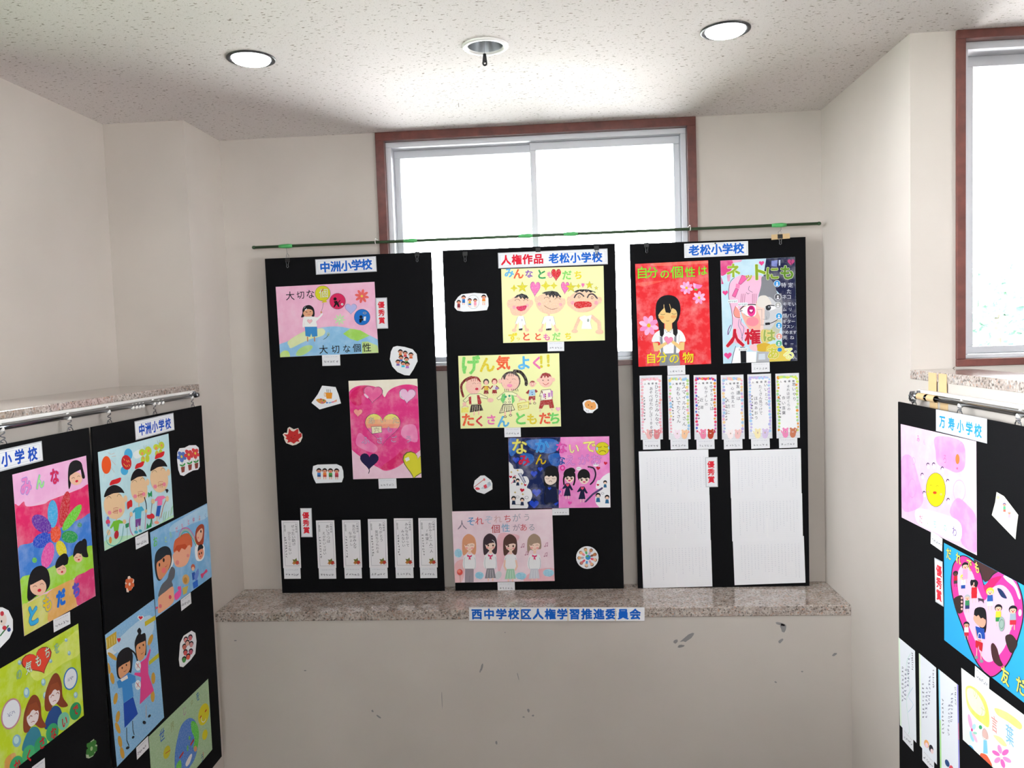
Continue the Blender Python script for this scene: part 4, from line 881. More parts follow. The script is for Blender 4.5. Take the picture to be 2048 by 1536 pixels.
A.P('#9c2420', (985, 495), (950, 530), (975, 545), (1000, 515)); A.P('#9c2420', (1060, 490), (1085, 515), (1062, 530), (1045, 512)); A.P('#a8d0e8', (990, 500), (1050, 492), (1058, 560), (982, 565)); A.E('#3a6ab0', 1020, 525, 7); A.E('#3a6ab0', 1022, 548, 7); A.P('#a8241c', (985, 570), (1056, 565), (1055, 608), (1030, 612), (1018, 590), (1000, 614), (980, 612)); A.L(PK, 12, (1000, 612), (1000, 645)); A.L(PK, 12, (1042, 610), (1046, 640)); A.O(DK, 4, 998, 650, 12, 7); A.O(DK, 4, 1048, 645, 14, 10)
A.P('#f2efd8', (1125, 500), (1225, 490), (1245, 580), (1235, 610), (1115, 612), (1120, 560), (1100, 570)); A.line('#5a4430', 5, [(1125, 500), (1225, 490), (1245, 580), (1235, 610), (1115, 612), (1120, 560), (1100, 570)], True); A.P('#c88ac8', (1140, 540), (1168, 535), (1172, 580), (1145, 585)); A.P('#c88ac8', (1195, 530), (1222, 528), (1220, 575), (1198, 580)); [A.E('#a8241c', 1168, y, 7) for y in (548, 570, 592)]; A.P('#c88ac8', (1225, 500), (1250, 510), (1248, 575), (1230, 570)); A.P('#6a1c18', (1118, 505), (1140, 515), (1132, 545))
A.P('#a8241c', (1112, 618), (1245, 600), (1262, 695), (1215, 700), (1205, 660), (1150, 665), (1130, 705), (1095, 705)); A.L('#e8d8b0', 18, (1112, 710), (1108, 735)); A.L('#e8d8b0', 18, (1235, 702), (1240, 722)); A.heart(None, 1305, 710, 1); A.heart('#f2b0cc', 1306, 708, 26, 0, '#c86a9c')

A = Art(c6, [(757, 90), (1872, 68), (1888, 856), (772, 870)], 'B', 'drawn_poster', 'poster split into dark blue and bright pink halves', 'poster', 'children\'s posters', col='#f0a8d8', wash=1)
A.part('painting').P('#10245c', (757, 90), (1334, 78), (1310, 420), (1314, 862), (772, 870)).P('#f08ad0', (1334, 78), (1872, 68), (1888, 856), (1314, 862), (1310, 420))
A.Q('#2a6cc0', (960, 120), (1100, 100), (1250, 100), (1320, 150), (1300, 220), (1200, 260), (1050, 220), (980, 180)); A.Q('#2a6cc0', (770, 100), (850, 95), (870, 200), (800, 290), (765, 240)); A.Q('#2466bc', (900, 260), (1020, 270), (1040, 340), (960, 400), (900, 350)); A.Q('#2466bc', (1200, 280), (1320, 260), (1320, 390), (1230, 380))
for x, y, r in ((1068, 690, 52), (1040, 820, 56), (1040, 482, 42), (842, 330, 40), (1110, 432, 30), (1300, 690, 40), (1280, 810, 30)): A.heart('#1f4ad0', x, y, r, 0)
A.Q('#0c1838', (1150, 440), (1210, 395), (1280, 410), (1312, 480), (1312, 700), (1290, 800), (1160, 820), (1150, 700), (1165, 620), (1140, 560))
A.part('figures', 0)
A.Q('#f1f1f4', (740, 390), (800, 385), (822, 430), (900, 430), (925, 470), (905, 510), (960, 515), (985, 570), (960, 635), (1000, 660), (1020, 720), (1000, 780), (965, 800), (975, 845), (920, 900), (740, 900)); A.Q('#f1f1f4', (1900, 500), (1820, 500), (1770, 550), (1740, 560), (1725, 640), (1760, 660), (1725, 720), (1722, 800), (1760, 850), (1780, 880), (1900, 880))
for i in range(8): A.L('#3a5a9a', 5, (870 + i * 9, 485 + i * 13), (900 + i * 7, 478 + i * 13))
A.L('#2a3a6a', 6, (865, 482), (935, 595)); A.L('#2a3a6a', 6, (900, 478), (945, 580))
for x, y, r in ((822, 535, 16), (860, 560, 18), (814, 760, 22), (908, 775, 20), (1828, 580, 18), (1750, 725, 24), (1850, 745, 22)): A.E(HAIR, x, y - 5, r * 1.15, r * 1.15); A.E('#f0d0bc', x, y + 4, r * .8, r * .7); A.P('#1c2c4c' if x < 1700 else '#2a6a94', (x - r * .7, y + r), (x + r * .7, y + r), (x + r, y + r * 3), (x - r, y + r * 3))
A.heart('#e0a0b0', 830, 508, 14); A.L('#e890a8', 9, (790, 590), (815, 560))
for x, y, r in ((782, 518, 18), (908, 665, 26), (942, 608, 16), (1832, 365, 22), (1750, 420, 24), (1748, 605, 15)): A.heart('#d01c3c', x, y, r, 8)
for x, y in ((790, 465), (860, 445), (905, 595), (830, 690), (915, 710)): A.star('#c8ac4a', x, y, 15, 4, .4)
A.L('#404050', 5, (830, 825), (900, 825)); A.O('#6a6a78', 3, 858, 740, 18, 11); A.O('#6a6a78', 3, 958, 748, 20, 15); A.O('#6a6a78', 3, 1800, 700, 16, 10)
A.Q(HAIR, (1158, 500), (1170, 430), (1210, 398), (1270, 400), (1306, 440), (1318, 520), (1308, 640), (1288, 640), (1280, 560), (1270, 600), (1160, 620), (1150, 560)); A.Q('#f4e2d4', (1158, 520), (1200, 500), (1280, 505), (1288, 560), (1260, 592), (1215, 606), (1170, 580)); A.P(HAIR, (1155, 515), (1165, 470), (1290, 470), (1292, 520), (1270, 505), (1250, 518), (1230, 502), (1205, 518), (1185, 502))
A.O('#6a5048', 4, 1188, 530, 18, 8, 0, 10, 170); A.O('#6a5048', 4, 1258, 530, 18, 8, 0, 10, 170); A.S('#7a4038', 5, (1205, 570), (1222, 560), (1238, 572)); A.P('#0e1c44', (1175, 640), (1215, 620), (1290, 630), (1300, 800), (1165, 800)); A.heart('#2a52d0', 1212, 646, 20)
for x, y in ((1432, 530), (1595, 545)):
    r = 66 if x > 1500 else 58
    A.E(HAIR, x - 4, y - 40, r * 1.05, r * 1.15); A.Q('#f6e2d2', (x - r * .8, y - 20), (x, y - 35), (x + r * .8, y - 20), (x + r * .65, y + 30), (x, y + 52), (x - r * .65, y + 28)); A.P(HAIR, (x - r, y - 10), (x - r * .9, y - 60), (x, y - 95), (x + r * .9, y - 60), (x + r, y - 8), (x + r * .6, y - 20), (x + r * .2, y - 10), (x - r * .3, y - 22), (x - r * .6, y - 8))
    A.E('#4a2a1c', x - r * .42, y + 2, 12, 14); A.E('#4a2a1c', x + r * .42, y + 2, 12, 14); A.E('#fff', x - r * .38, y - 3, 4); A.E('#fff', x + r * .46, y - 3, 4); A.Q('#e8487c', (x - 16, y + 24), (x, y + 20), (x + 18, y + 24), (x, y + 38))
A.S(HAIR, 17, (1385, 480), (1368, 540), (1372, 600)); A.S(HAIR, 17, (1488, 480), (1492, 550), (1478, 605)); A.E(HAIR, 1452, 448, 45, 34); A.S('#3a2a4a', 17, (1640, 405), (1700, 420), (1722, 490), (1700, 560), (1665, 598)); A.S('#d890c8', 8, (1655, 415), (1690, 440), (1700, 490))
for x, y in ((1412, 600), (1575, 635)): A.P('#1a1c40', (x - 22, y - 10), (x + 22, y - 12), (x + 62, y + 62), (x + 40, y + 66), (x + 20, y + 40), (x + 34, y + 128), (x - 44, y + 130), (x - 20, y + 40), (x - 50, y + 52), (x - 60, y + 45)); A.heart('#f05078', x, y + 8, 20); A.L('#f0d8d0', 9, (x - 18, y + 130), (x - 18, y + 160)); A.L('#f0d8d0', 9, (x + 12, y + 130), (x + 12, y + 160))
A.L('#5a4a7a', 20, (1612, 790), (1690, 710), (1795, 640)); A.L('#2a2240', 4, (1600, 800), (1685, 722), (1795, 652)); A.O('#e8349a', 14, 1356, 418, 22, 24); A.O('#e8349a', 5, 1340, 690, 18, 40); A.heart('#ee50b4', 1436, 806, 24, 10)
A.E('#8a8220', 1796, 204, 78, 74); A.E('#d6cc20', 1796, 204, 74, 70); A.O('#6a6010', 6, 1762, 176, 26, 14, 0, 20, 160); A.O('#6a6010', 6, 1838, 172, 24, 14, 0, 20, 160); A.O('#6a6010', 7, 1800, 248, 34, 22, 0, 190, 350); A.E('#9ad4f0', 1738, 205, 10, 20); A.E('#9ad4f0', 1868, 195, 8, 18)
A.E('#f2f2f6', 1536, 425, 28, 20); A.E('#f2f2f6', 1724, 380, 32, 22); A.scrib(1515, 425, 1555, 425, 12, 3); A.scrib(1700, 380, 1745, 380, 12, 3)
A.part('lettering', 0)
for ch, x, y, s_, c, ed in (('な', 880, 185, 185, '#e8e474', '#c8b838'), ('か', 1130, 180, 165, '#3a94dc', '#6ab8f0'), ('な', 1345, 195, 135, '#e85ab4', '#b03a88'), ('い', 1480, 205, 130, '#f4ecb0', '#c8a84a'), ('で', 1652, 180, 150, '#f6f08a', '#c8b83a'), ('み', 930, 335, 135, '#d82044', '#8a1030'), ('ん', 1115, 325, 130, '#d8b81c', '#8a7410'), ('な', 1335, 335, 110, '#2a4a9c', '#5a7ac0'), ('え', 1440, 335, 125, '#ea96dc', '#9a5ab0'), ('が', 1590, 330, 125, '#ea96dc', '#9a5ab0'), ('お', 1725, 325, 125, '#ea96dc', '#9a5ab0')): A.T(ch, x, y, x, y, s_, c, .012, edge=ed, ew=.02)

A = Art(c7, [(120, 62), (1066, 38), (1094, 718), (136, 744)], 'B', 'drawn_poster', 'pale pink poster of four schoolgirls standing side by side', 'poster', 'children\'s posters', col='#f4e2ea', wash=1)
A.part('painting').P('#f3dbe6', (120, 62), (1066, 38), (1094, 718), (136, 744)); A.Q('#f0bcc8', (560, 280), (680, 270), (760, 300), (680, 420), (600, 560), (560, 640), (540, 480)); A.Q('#f2c0c4', (140, 560), (240, 520), (230, 640), (200, 740), (140, 740)); A.Q('#f0b8c4', (900, 620), (1090, 600), (1090, 720), (800, 725))
for x, y, rx, ry in ((174, 458, 38, 42), (374, 670, 42, 34), (772, 672, 52, 34), (1035, 640, 52, 36)): A.E('#a8dcf0', x, y, rx, ry); [A.S('#5ab0d4', 3, (x - rx * .7, y - ry * .4 + k * 14), (x - rx * .2, y - ry * .6 + k * 14), (x + rx * .2, y - ry * .2 + k * 14), (x + rx * .7, y - ry * .5 + k * 14)) for k in range(4)]
A.E('#d8dce0', 555, 668, 30, 42, 30)
A.part('figures', 0)
for x, y, hc, skirt, sc in ((280, 375, '#e3a27c', '#a49aa4', 0), (480, 370, '#43343c', '#8e8a94', 1), (672, 375, '#5a3e38', '#a8d4b8', 2), (900, 370, '#a8907c', '#d4d6e0', 3)):
    k = 1.0
    A.Q(hc, (x - 62, y + 95), (x - 68, y), (x - 55, y - 65), (x - 5, y - 102), (x + 50, y - 70), (x + 66, y - 5), (x + 62, y + 80 - (40 if sc == 3 else 0)), (x + 40, y + 95 - (50 if sc == 3 else 0)), (x, y + 60), (x - 40, y + 98 - (45 if sc > 2 else 0)))
    A.L('#f5d4c4', 26, (x + 4, y + 50), (x + 4, y + 88))
    A.Q('#f8dccc', (x - 46, y - 10), (x, y - 35), (x + 48, y - 10), (x + 44, y + 30), (x + 8, y + 62), (x - 32, y + 38)); A.P(hc, (x - 58, y - 10), (x - 50, y - 60), (x, y - 85), (x + 52, y - 60), (x + 60, y - 5), (x + 30, y - 14), (x - 6, y - 8), (x - 36, y + 12)); A.E('#f3a8a4', x - 26, y + 34, 13, 9); A.E('#f3a8a4', x + 30, y + 34, 13, 9)
    if sc in (0, 3): A.O('#9a6a5a', 4, x - 20, y + 14, 14, 8, 0, 200, 340); A.O('#9a6a5a', 4, x + 26, y + 12, 13, 8, 0, 200, 340)
    else: A.E('#5a3a34', x - 18, y + 12, 8, 10); A.E('#5a3a34', x + 28, y + 12, 8, 10)
    A.S('#c86a6a', 3, (x - 5, y + 42), (x + 6, y + 46), (x + 16, y + 40))
    A.Q('#f2f3f6', (x - 50, y + 112), (x - 20, y + 92), (x + 30, y + 92), (x + 56, y + 112), (x + 62, y + 200), (x + 46, y + 235), (x - 40, y + 238), (x - 66, y + 195)); A.O('#a8b0bc', 3, x - 40, y + 180, 12, 55, 0, 90, 270); A.O('#a8b0bc', 3, x + 46, y + 180, 12, 55, 0, -90, 90)
    if sc != 2: A.P('#e0427a', (x - 22, y + 96), (x + 4, y + 108), (x + 28, y + 96), (x + 20, y + 118), (x + 8, y + 120), (x + 14, y + 148), (x, y + 140), (x - 8, y + 148), (x - 4, y + 118), (x - 20, y + 116))
    else: A.L('#f4cdbc', 16, (x - 52, y + 150), (x - 58, y + 205), (x - 40, y + 240)); A.L('#f4cdbc', 16, (x + 54, y + 150), (x + 64, y + 205), (x + 48, y + 240))
    if sc == 0: A.P(skirt, (x - 42, y + 232), (x + 40, y + 232), (x + 38, y + 362), (x - 48, y + 368)); A.L('#8a8490', 4, (x, y + 300), (x - 4, y + 362))
    else: A.P(skirt, (x - 34, y + 232), (x + 36, y + 230), (x + 52, y + 325), (x - 54, y + 330)); [A.L('#ffffff', 2, (x + d, y + 245), (x + d * 1.5, y + 322)) for d in (-20, 0, 18)]; A.L('#f4cdbc', 12, (x - 20, y + 330), (x - 20, y + 352)); A.L('#f4cdbc', 12, (x + 22, y + 328), (x + 22, y + 350))
A.E('#e0564c', 186, 640, 28, 30); A.E('#f08a7a', 180, 632, 16); A.L('#a8785a', 3, (186, 670), (190, 738)); A.S('#e8e8ee', 5, (500, 330), (520, 345), (530, 380))
for x, y in ((782, 395), (820, 468), (1005, 385), (1000, 480)): A.L('#c48aa4', 5, (x, y), (x + 6, y - 28), (x + 22, y - 34), (x + 20, y - 4)); A.E('#c48aa4', x - 4, y + 2, 8, 6); A.E('#c48aa4', x + 16, y - 2, 8, 6)
A.part('lettering', 0)
for ch, x, y, s_, c in (('人', 215, 190, 96, '#9a8a9c'), ('そ', 302, 155, 92, '#3a94cc'), ('れ', 380, 150, 84, '#d84050'), ('ぞ', 470, 140, 88, '#b8c8dc'), ('れ', 555, 133, 82, '#d8b0b8'), ('ち', 648, 128, 82, '#d0505c'), ('が', 732, 120, 84, '#a8aabc'), ('う', 828, 115, 76, '#b0a8b4'), ('個', 535, 225, 88, '#c04048'), ('性', 630, 215, 84, '#6aaacc'), ('が', 730, 212, 72, '#a090a4'), ('あ', 798, 210, 76, '#d0505c'), ('る', 875, 208, 72, '#9aa0ac')): A.T(ch, x, y, x, y, s_, c, .004)

# cutouts of the middle board
A = cut(c4, [(200, 575), (240, 545), (380, 530), (510, 540), (535, 590), (538, 670), (520, 720), (400, 732), (260, 738), (190, 725), (160, 690), (165, 625)], 'B', 'wide white cutout of a family holding hands on the middle board')
A.O('#b0b0b4', 4, 368, 630, 66, 76)
for x, y, r, c, p_ in ((208, 632, 20, '#8c3040', '#8c3040'), (262, 580, 20, '#2a7ccc', '#2a6ab0'), (330, 610, 18, '#e0c43a', '#3a7ac0'), (390, 612, 18, '#f0a0b8', '#f0a0b8'), (485, 575, 22, '#e88a34', '#e8dcc8')): kid(A, x, y, r, c, pants=p_, h=r * 3.2)
A = cut(c5, [(1578, 640), (1600, 615), (1660, 602), (1710, 615), (1745, 660), (1748, 700), (1700, 735), (1690, 752), (1625, 752), (1590, 720), (1585, 680)], 'B', 'little orange biscuit face cutout on the middle board')
A.Q('#e8a25c', (1600, 650), (1625, 620), (1660, 616), (1678, 634), (1710, 632), (1728, 670), (1720, 705), (1680, 718), (1640, 705), (1612, 690)); A.E('#4a2a14', 1644, 664, 6); A.E('#4a2a14', 1680, 685, 6); [A.L('#5a4a4a', 3, (x, y), (x + 4, y + 16)) for x, y in ((1594, 682), (1618, 716), (1640, 722), (1684, 730))]
A = cut(c6, [(372, 620), (385, 560), (450, 505), (495, 502), (565, 555), (580, 590), (580, 655), (490, 708), (410, 685), (375, 645)], 'B', 'white cutout of a red paintbrush and paint tube on the middle board')
A.L('#c86a70', 7, (378, 632), (490, 545)); A.E('#e87a80', 490, 548, 12, 14); A.P('#c8d4e0', (450, 648), (510, 600), (560, 580), (568, 612), (510, 655)); A.P('#e04a5c', (480, 615), (510, 598), (524, 635), (495, 650)); A.Q('#e04a5c', (392, 640), (420, 635), (443, 652), (420, 664), (396, 658)); A.P('#b0bccc', (525, 582), (552, 570), (566, 600), (540, 615))
A = cut(c7, [(1403 + 107 * math.cos(t * math.pi / 12), 500 + 108 * math.sin(t * math.pi / 12)) for t in range(24)], 'B', 'round cutout of children circling the globe on the middle board')
A.E('#3c98d8', 1410, 498, 25); A.E('#5ab85a', 1404, 488, 12, 8)
for i, (c, sk) in enumerate((('#e0506a', '#f0c0a0'), ('#e0a0b8', '#e8b490'), ('#58a0e0', '#f0c8a8'), ('#e05a70', '#c87a70'), ('#b8b8c8', '#e8b080'), ('#f08a9c', '#f0b890'), ('#58b878', '#e0b080'), ('#c8b8d8', '#d0906c'), ('#8a5a4a', '#c07a50'))):
    t = i * 2 * math.pi / 9 + .3; A.L(c, 20, (1404 + 40 * math.cos(t), 500 + 40 * math.sin(t)), (1404 + 58 * math.cos(t), 500 + 58 * math.sin(t))); A.E('#3a2a24' if i % 2 else '#6a4a34', 1404 + 79 * math.cos(t), 500 + 79 * math.sin(t), 16); A.E(sk, 1404 + 74 * math.cos(t), 500 + 74 * math.sin(t), 15)

# ================================================================ RIGHT BACK BOARD
A = Art(d1, [(108, 360), (880, 322), (912, 1416), (142, 1450)], 'B', 'drawn_poster', 'bright red poster of a girl with black hair holding a heart', 'poster', 'children\'s posters', col='#ee3038', wash=1)
A.part('painting').P('#ea2c34', (108, 360), (880, 322), (912, 1416), (142, 1450)); A.Q('#f06a5a', (300, 350), (500, 340), (870, 330), (870, 352), (600, 372), (300, 380)); A.Q('#f0584c', (140, 560), (260, 545), (420, 535), (300, 570), (180, 600))
A.part('figures', 0)
for x, y, r, n, sx in ((652, 612, 70, 8, 1), (252, 1010, 108, 8, .95), (785, 716, 70, 7, 1)): A.flower('#f6b4dc', x, y, r, n, '#e8b818', .25, .3, .2, sx, ['#f8c0e2', '#f09ccc', '#f6b4dc', '#ee8cc6', '#f8c4e4', '#f2a4d2', '#f6b8de', '#ee94c8'][:n])
A.P('#f088c8', (722, 560), (760, 572), (822, 585), (800, 612), (760, 625), (735, 622), (720, 590)); A.P('#f8b4de', (722, 560), (748, 570), (745, 615), (722, 600)); A.E('#6ab43a', 750, 630, 20, 10)
A.Q('#15141a', (325, 860), (335, 770), (380, 710), (455, 688), (530, 705), (575, 760), (588, 850), (570, 940), (552, 985), (560, 1080), (540, 1130), (510, 1095), (500, 1000), (500, 930), (410, 930), (415, 1010), (410, 1100), (375, 1130), (362, 1080), (350, 985), (330, 930))
A.P('#ecc884', (425, 960), (492, 960), (500, 1060), (462, 1090), (420, 1055)); A.Q('#ecc884', (352, 890), (380, 840), (460, 820), (530, 840), (552, 890), (535, 950), (490, 990), (450, 998), (400, 980), (365, 935))
A.P('#15141a', (335, 870), (360, 790), (440, 730), (540, 750), (575, 850), (560, 862), (530, 800), (500, 830), (478, 880), (432, 872), (418, 820), (380, 860), (352, 900)); A.L('#ecc884', 6, (412, 790), (415, 850)); A.L('#ecc884', 6, (472, 785), (490, 850))
A.O('#4a3420', 4, 400, 885, 24, 10, 0, 10, 170); A.O('#4a3420', 4, 520, 880, 24, 10, 0, 10, 170); A.E('#e8a868', 385, 925, 30, 18); A.E('#e8a868', 515, 918, 30, 18); A.S('#8a4a34', 4, (435, 960), (452, 964), (468, 960))
A.Q('#f2f2f4', (340, 1075), (420, 1045), (460, 1080), (505, 1045), (580, 1060), (625, 1110), (640, 1180), (575, 1190), (570, 1300), (380, 1305), (370, 1190), (285, 1185), (300, 1120)); A.L('#5a6068', 3, (420, 1045), (440, 1088), (460, 1072), (482, 1088), (500, 1042)); A.L('#5a6068', 2, (360, 1120), (372, 1190)); A.L('#5a6068', 2, (575, 1110), (570, 1190))
A.P('#8a8e98', (370, 1130), (395, 1128), (405, 1310), (380, 1310)); A.P('#8a8e98', (522, 1125), (545, 1125), (540, 1310), (515, 1310)); A.P('#8e9298', (372, 1312), (572, 1302), (585, 1430), (362, 1440)); A.L('#6a6e76', 3, (450, 1320), (440, 1430)); A.L('#6a6e76', 3, (520, 1315), (528, 1428))
A.P('#15141a', (362, 985), (415, 985), (412, 1100), (395, 1132), (370, 1120)); A.P('#15141a', (502, 985), (552, 985), (558, 1090), (540, 1130), (510, 1100))
A.P('#ecc884', (292, 1192), (350, 1195), (350, 1225), (420, 1190), (480, 1165), (490, 1185), (420, 1225), (345, 1285), (310, 1285)); A.P('#ecc884', (632, 1185), (580, 1190), (580, 1215), (520, 1175), (490, 1158), (480, 1180), (540, 1235), (590, 1275), (625, 1270)); A.heart('#f290b4', 460, 1165, 48, 8, '#c8648c')
A.S('#e8a0b0', 3, (160, 1120), (180, 1150), (170, 1170)); A.S('#e8a0b0', 3, (185, 1115), (165, 1150), (190, 1168))
A.part('lettering', 0)
for ch, x, y, s_, in (('自', 182, 455, 132), ('分', 290, 450, 124), ('の', 422, 468, 108), ('個', 552, 448, 138), ('性', 690, 448, 112), ('は', 820, 432, 108)): A.T(ch, x, y, x, y, s_, '#8ae030', .006, edge='#3a9a20', ew=.012)
for ch, x, y, s_, in (('自', 275, 1360, 118), ('分', 388, 1350, 120), ('の', 520, 1362, 120), ('物', 668, 1352, 122)): A.T(ch, x, y, x, y, s_, '#eee030', .008, edge='#b89a18', ew=.010)

A = Art(d2b, [(68, 135), (1020, 92), (1055, 1415), (105, 1455)], 'B', 'drawn_poster', 'poster of a face half pink cartoon and half grey, over dark blue', 'poster', 'children\'s posters', col='#c4e2f0', wash=1)
A.part('painting').P('#c2e2f2', (68, 135), (1020, 92), (1055, 1415), (105, 1455)); A.P('#1c2148', (655, 100), (1020, 92), (1055, 1415), (960, 1418), (860, 1200), (860, 600), (620, 330)); A.Q('#e04a8c', (60, 140), (220, 125), (215, 240), (150, 300), (70, 320)); A.P('#e9a0c4', (150, 320), (200, 300), (190, 400), (160, 400)); A.P('#d44a88', (75, 330), (110, 430), (82, 435)); A.P('#e8a8cc', (220, 130), (350, 125), (330, 150), (230, 165))
A.P('#6a78c0', (720, 140), (800, 130), (790, 215), (720, 205)); A.P('#c8d0e4', (815, 130), (835, 128), (832, 200), (815, 200))
A.part('figures', 0)
A.Q('#f4c0dc', (175, 620), (180, 460), (240, 370), (330, 320), (450, 330), (600, 330), (610, 420), (560, 560), (520, 680), (420, 700), (330, 760), (330, 900), (420, 1010), (400, 1100), (330, 1180), (250, 1180), (230, 1000), (210, 800)); A.S('#4a3a5a', 6, (250, 350), (190, 420), (175, 600), (215, 790), (220, 950), (170, 1080)); A.S('#6a80a0', 7, (340, 880), (330, 940), (370, 1000), (340, 1130)); A.S('#6a80a0', 6, (310, 880), (300, 960), (330, 1030), (350, 1150), (300, 1180)); A.S('#8a5a9a', 12, (200, 960), (170, 1020), (165, 1080))
A.Q('#f6b4a4', (330, 760), (400, 705), (530, 690), (600, 760), (600, 1000), (560, 1060), (440, 1010), (370, 900)); A.Q('#f6d4ca', (520, 690), (610, 600), (640, 760), (620, 1040), (570, 1080), (585, 900)); A.Q('#f2f2f6', (250, 760), (230, 800), (240, 850), (290, 870), (330, 860), (310, 780), (280, 710))
A.Q('#f29a90', (262, 720), (240, 800), (262, 855), (320, 865), (310, 780)); A.S('#6a3a44', 5, (262, 715), (238, 800), (262, 856), (325, 865)); A.E('#f590a0', 480, 915, 80, 60)
A.Q('#f6f6f8', (335, 780), (380, 725), (480, 700), (520, 712), (520, 830), (420, 850)); A.E('#ee3c94', 465, 778, 52, 70); A.E('#b81a6a', 460, 762, 40, 50); A.heart('#ffe0f0', 462, 775, 22); A.S('#2a4a54', 12, (320, 760), (370, 715), (450, 695), (520, 700)); A.L('#2a4a54', 9, (320, 780), (350, 775)); A.L('#5a3a54', 4, (365, 810), (410, 846), (495, 850))
A.P('#f06aa8', (300, 425), (345, 320), (425, 350), (330, 440)); A.P('#f06aa8', (262, 490), (300, 500), (260, 605), (218, 585)); A.P('#f48abc', (268, 430), (322, 430), (312, 490), (262, 490)); A.line('#a03a78', 5, [(300, 425), (345, 320), (425, 350), (330, 440)], True); A.line('#a03a78', 5, [(262, 490), (300, 500), (260, 605), (218, 585)], True)
for x in (340, 360, 385, 480, 500, 525): A.L('#b06a8a', 6, (x, 560), (x - 12 if x < 420 else x, 680))
A.S('#5a4a6a', 5, (440, 460), (430, 510), (480, 540)); A.S('#5a4a6a', 5, (400, 540), (420, 560), (440, 550))
A.Q('#84868e', (600, 340), (690, 360), (760, 440), (800, 560), (850, 560), (855, 720), (760, 700), (690, 610), (650, 640), (600, 590), (560, 650), (555, 600), (590, 450)); A.Q('#cfd0d4', (610, 640), (700, 600), (800, 690), (855, 720), (850, 860), (780, 960), (700, 1000), (620, 1010), (640, 800)); A.Q('#b8bac0', (640, 760), (700, 800), (690, 880), (640, 880)); A.Q('#e6e0da', (560, 600), (640, 580), (690, 620), (720, 700), (620, 740), (540, 700))
A.Q('#f0f0f2', (650, 745), (690, 715), (770, 720), (780, 745), (720, 770), (670, 768)); A.E('#2a2e34', 682, 738, 34, 34); A.E('#8a9098', 690, 728, 12); A.S('#22262c', 10, (650, 725), (690, 705), (770, 712)); A.L('#6a6a74', 3, (600, 760), (600, 760 + 190)); A.L('#7a6a6a', 3, (540, 760), (605, 760)); A.S('#7a7a84', 4, (612, 885), (660, 885), (655, 850)); A.L('#5a5a64', 4, (585, 958), (640, 958))
A.P('#1a1c22', (640, 930), (700, 925), (705, 955), (645, 960)); A.S('#1a1c22', 9, (700, 940), (760, 915), (800, 890)); A.Q('#c4c6b4', (620, 1010), (720, 1000), (790, 900), (850, 900), (820, 1060), (760, 1120), (640, 1080)); A.Q('#e0cf7a', (600, 1020), (760, 1060), (700, 1170), (600, 1180)); A.Q('#d8b038', (550, 1200), (700, 1200), (690, 1290), (545, 1290)); A.Q('#e4cc5a', (660, 1240), (820, 1200), (930, 1300), (960, 1418), (700, 1430)); A.P('#b4b6bc', (540, 1300), (690, 1300), (700, 1440), (525, 1446)); A.P('#d0dae4', (560, 1330), (640, 1325), (645, 1400), (555, 1405))
A.P('#f4f4f6', (262, 1250), (320, 1240), (330, 1300), (330, 1450), (215, 1455)); A.P('#f4f4f6', (400, 1300), (530, 1300), (525, 1446), (400, 1448)); A.P('#15161c', (325, 1290), (400, 1285), (402, 1448), (330, 1450)); A.P('#1c2a4a', (320, 1240), (385, 1240), (385, 1260), (325, 1258)); A.S('#3a3a5a', 6, (265, 1230), (235, 1330), (212, 1450)); A.Q('#f4c8d0', (440, 1230), (520, 1200), (540, 1290), (470, 1280))
for x, y, r in ((594, 168, 36), (130, 545, 38), (165, 1350, 52)): A.heart('#ee4a94', x, y, r, -3)
A.heart('#b8447c', 970, 155, 48, 0); A.L('#2a1c44', 5, (975, 135), (965, 160), (980, 175), (972, 195))
for x, y, c in ((793, 430, '#3a94dc'), (803, 600, '#5a5a62'), (805, 705, '#b4b4b4'), (818, 845, '#3aa0dc'), (818, 965, '#48a4dc'), (820, 1105, '#e0a094'), (818, 1195, '#5ab08a')): A.E('#e8eef4', x, y, 44, 44); A.E(c, x, y, 39, 39); A.E('#f4f4f4', x, y - 8, 11); A.Q('#e8e8f0', (x - 18, y + 24), (x, y + 4), (x + 18, y + 24))
A.E('#2a8ce0', 828, 1275, 30, 26)
for x0, y0, t in ((165, 657, 'error'), (292, 695, 'error'), (300, 1272, 'error')): A.P('#e8eef2', (x0, y0 - 22), (x0 + 125, y0 - 26), (x0 + 125, y0 + 16), (x0, y0 + 20)); A.T(t, x0 + 16, y0, x0 + 108, y0 - 4, 40, '#5a6068', 0)
A.part('lettering', 0)
for ch, x, y, s_, c, ed in (('ネ', 232, 265, 190, '#9ab83a', '#f0f4d8'), ('ッ', 430, 345, 110, '#b8b840', '#f0e8b8'), ('ト', 560, 285, 230, '#8aa828', '#eef4d0'), ('に', 730, 300, 185, '#7ea032', '#e8f0c8'), ('も', 920, 290, 195, '#5f8c28', '#eaf2d4'), ('人', 255, 1130, 240, '#c81c34', '#f4d0d4'), ('権', 480, 1110, 205, '#c81c34', '#f4e0e0'), ('は', 690, 1095, 170, '#9cae58', '#eef0c0'), ('あ', 745, 1320, 165, '#d0cc4a', '#f4f4e8'), ('る', 945, 1325, 165, '#e8ec9a', '#fbfbf4')): A.T(ch, x, y, x, y, s_, c, .035, edge=ed, ew=.022)
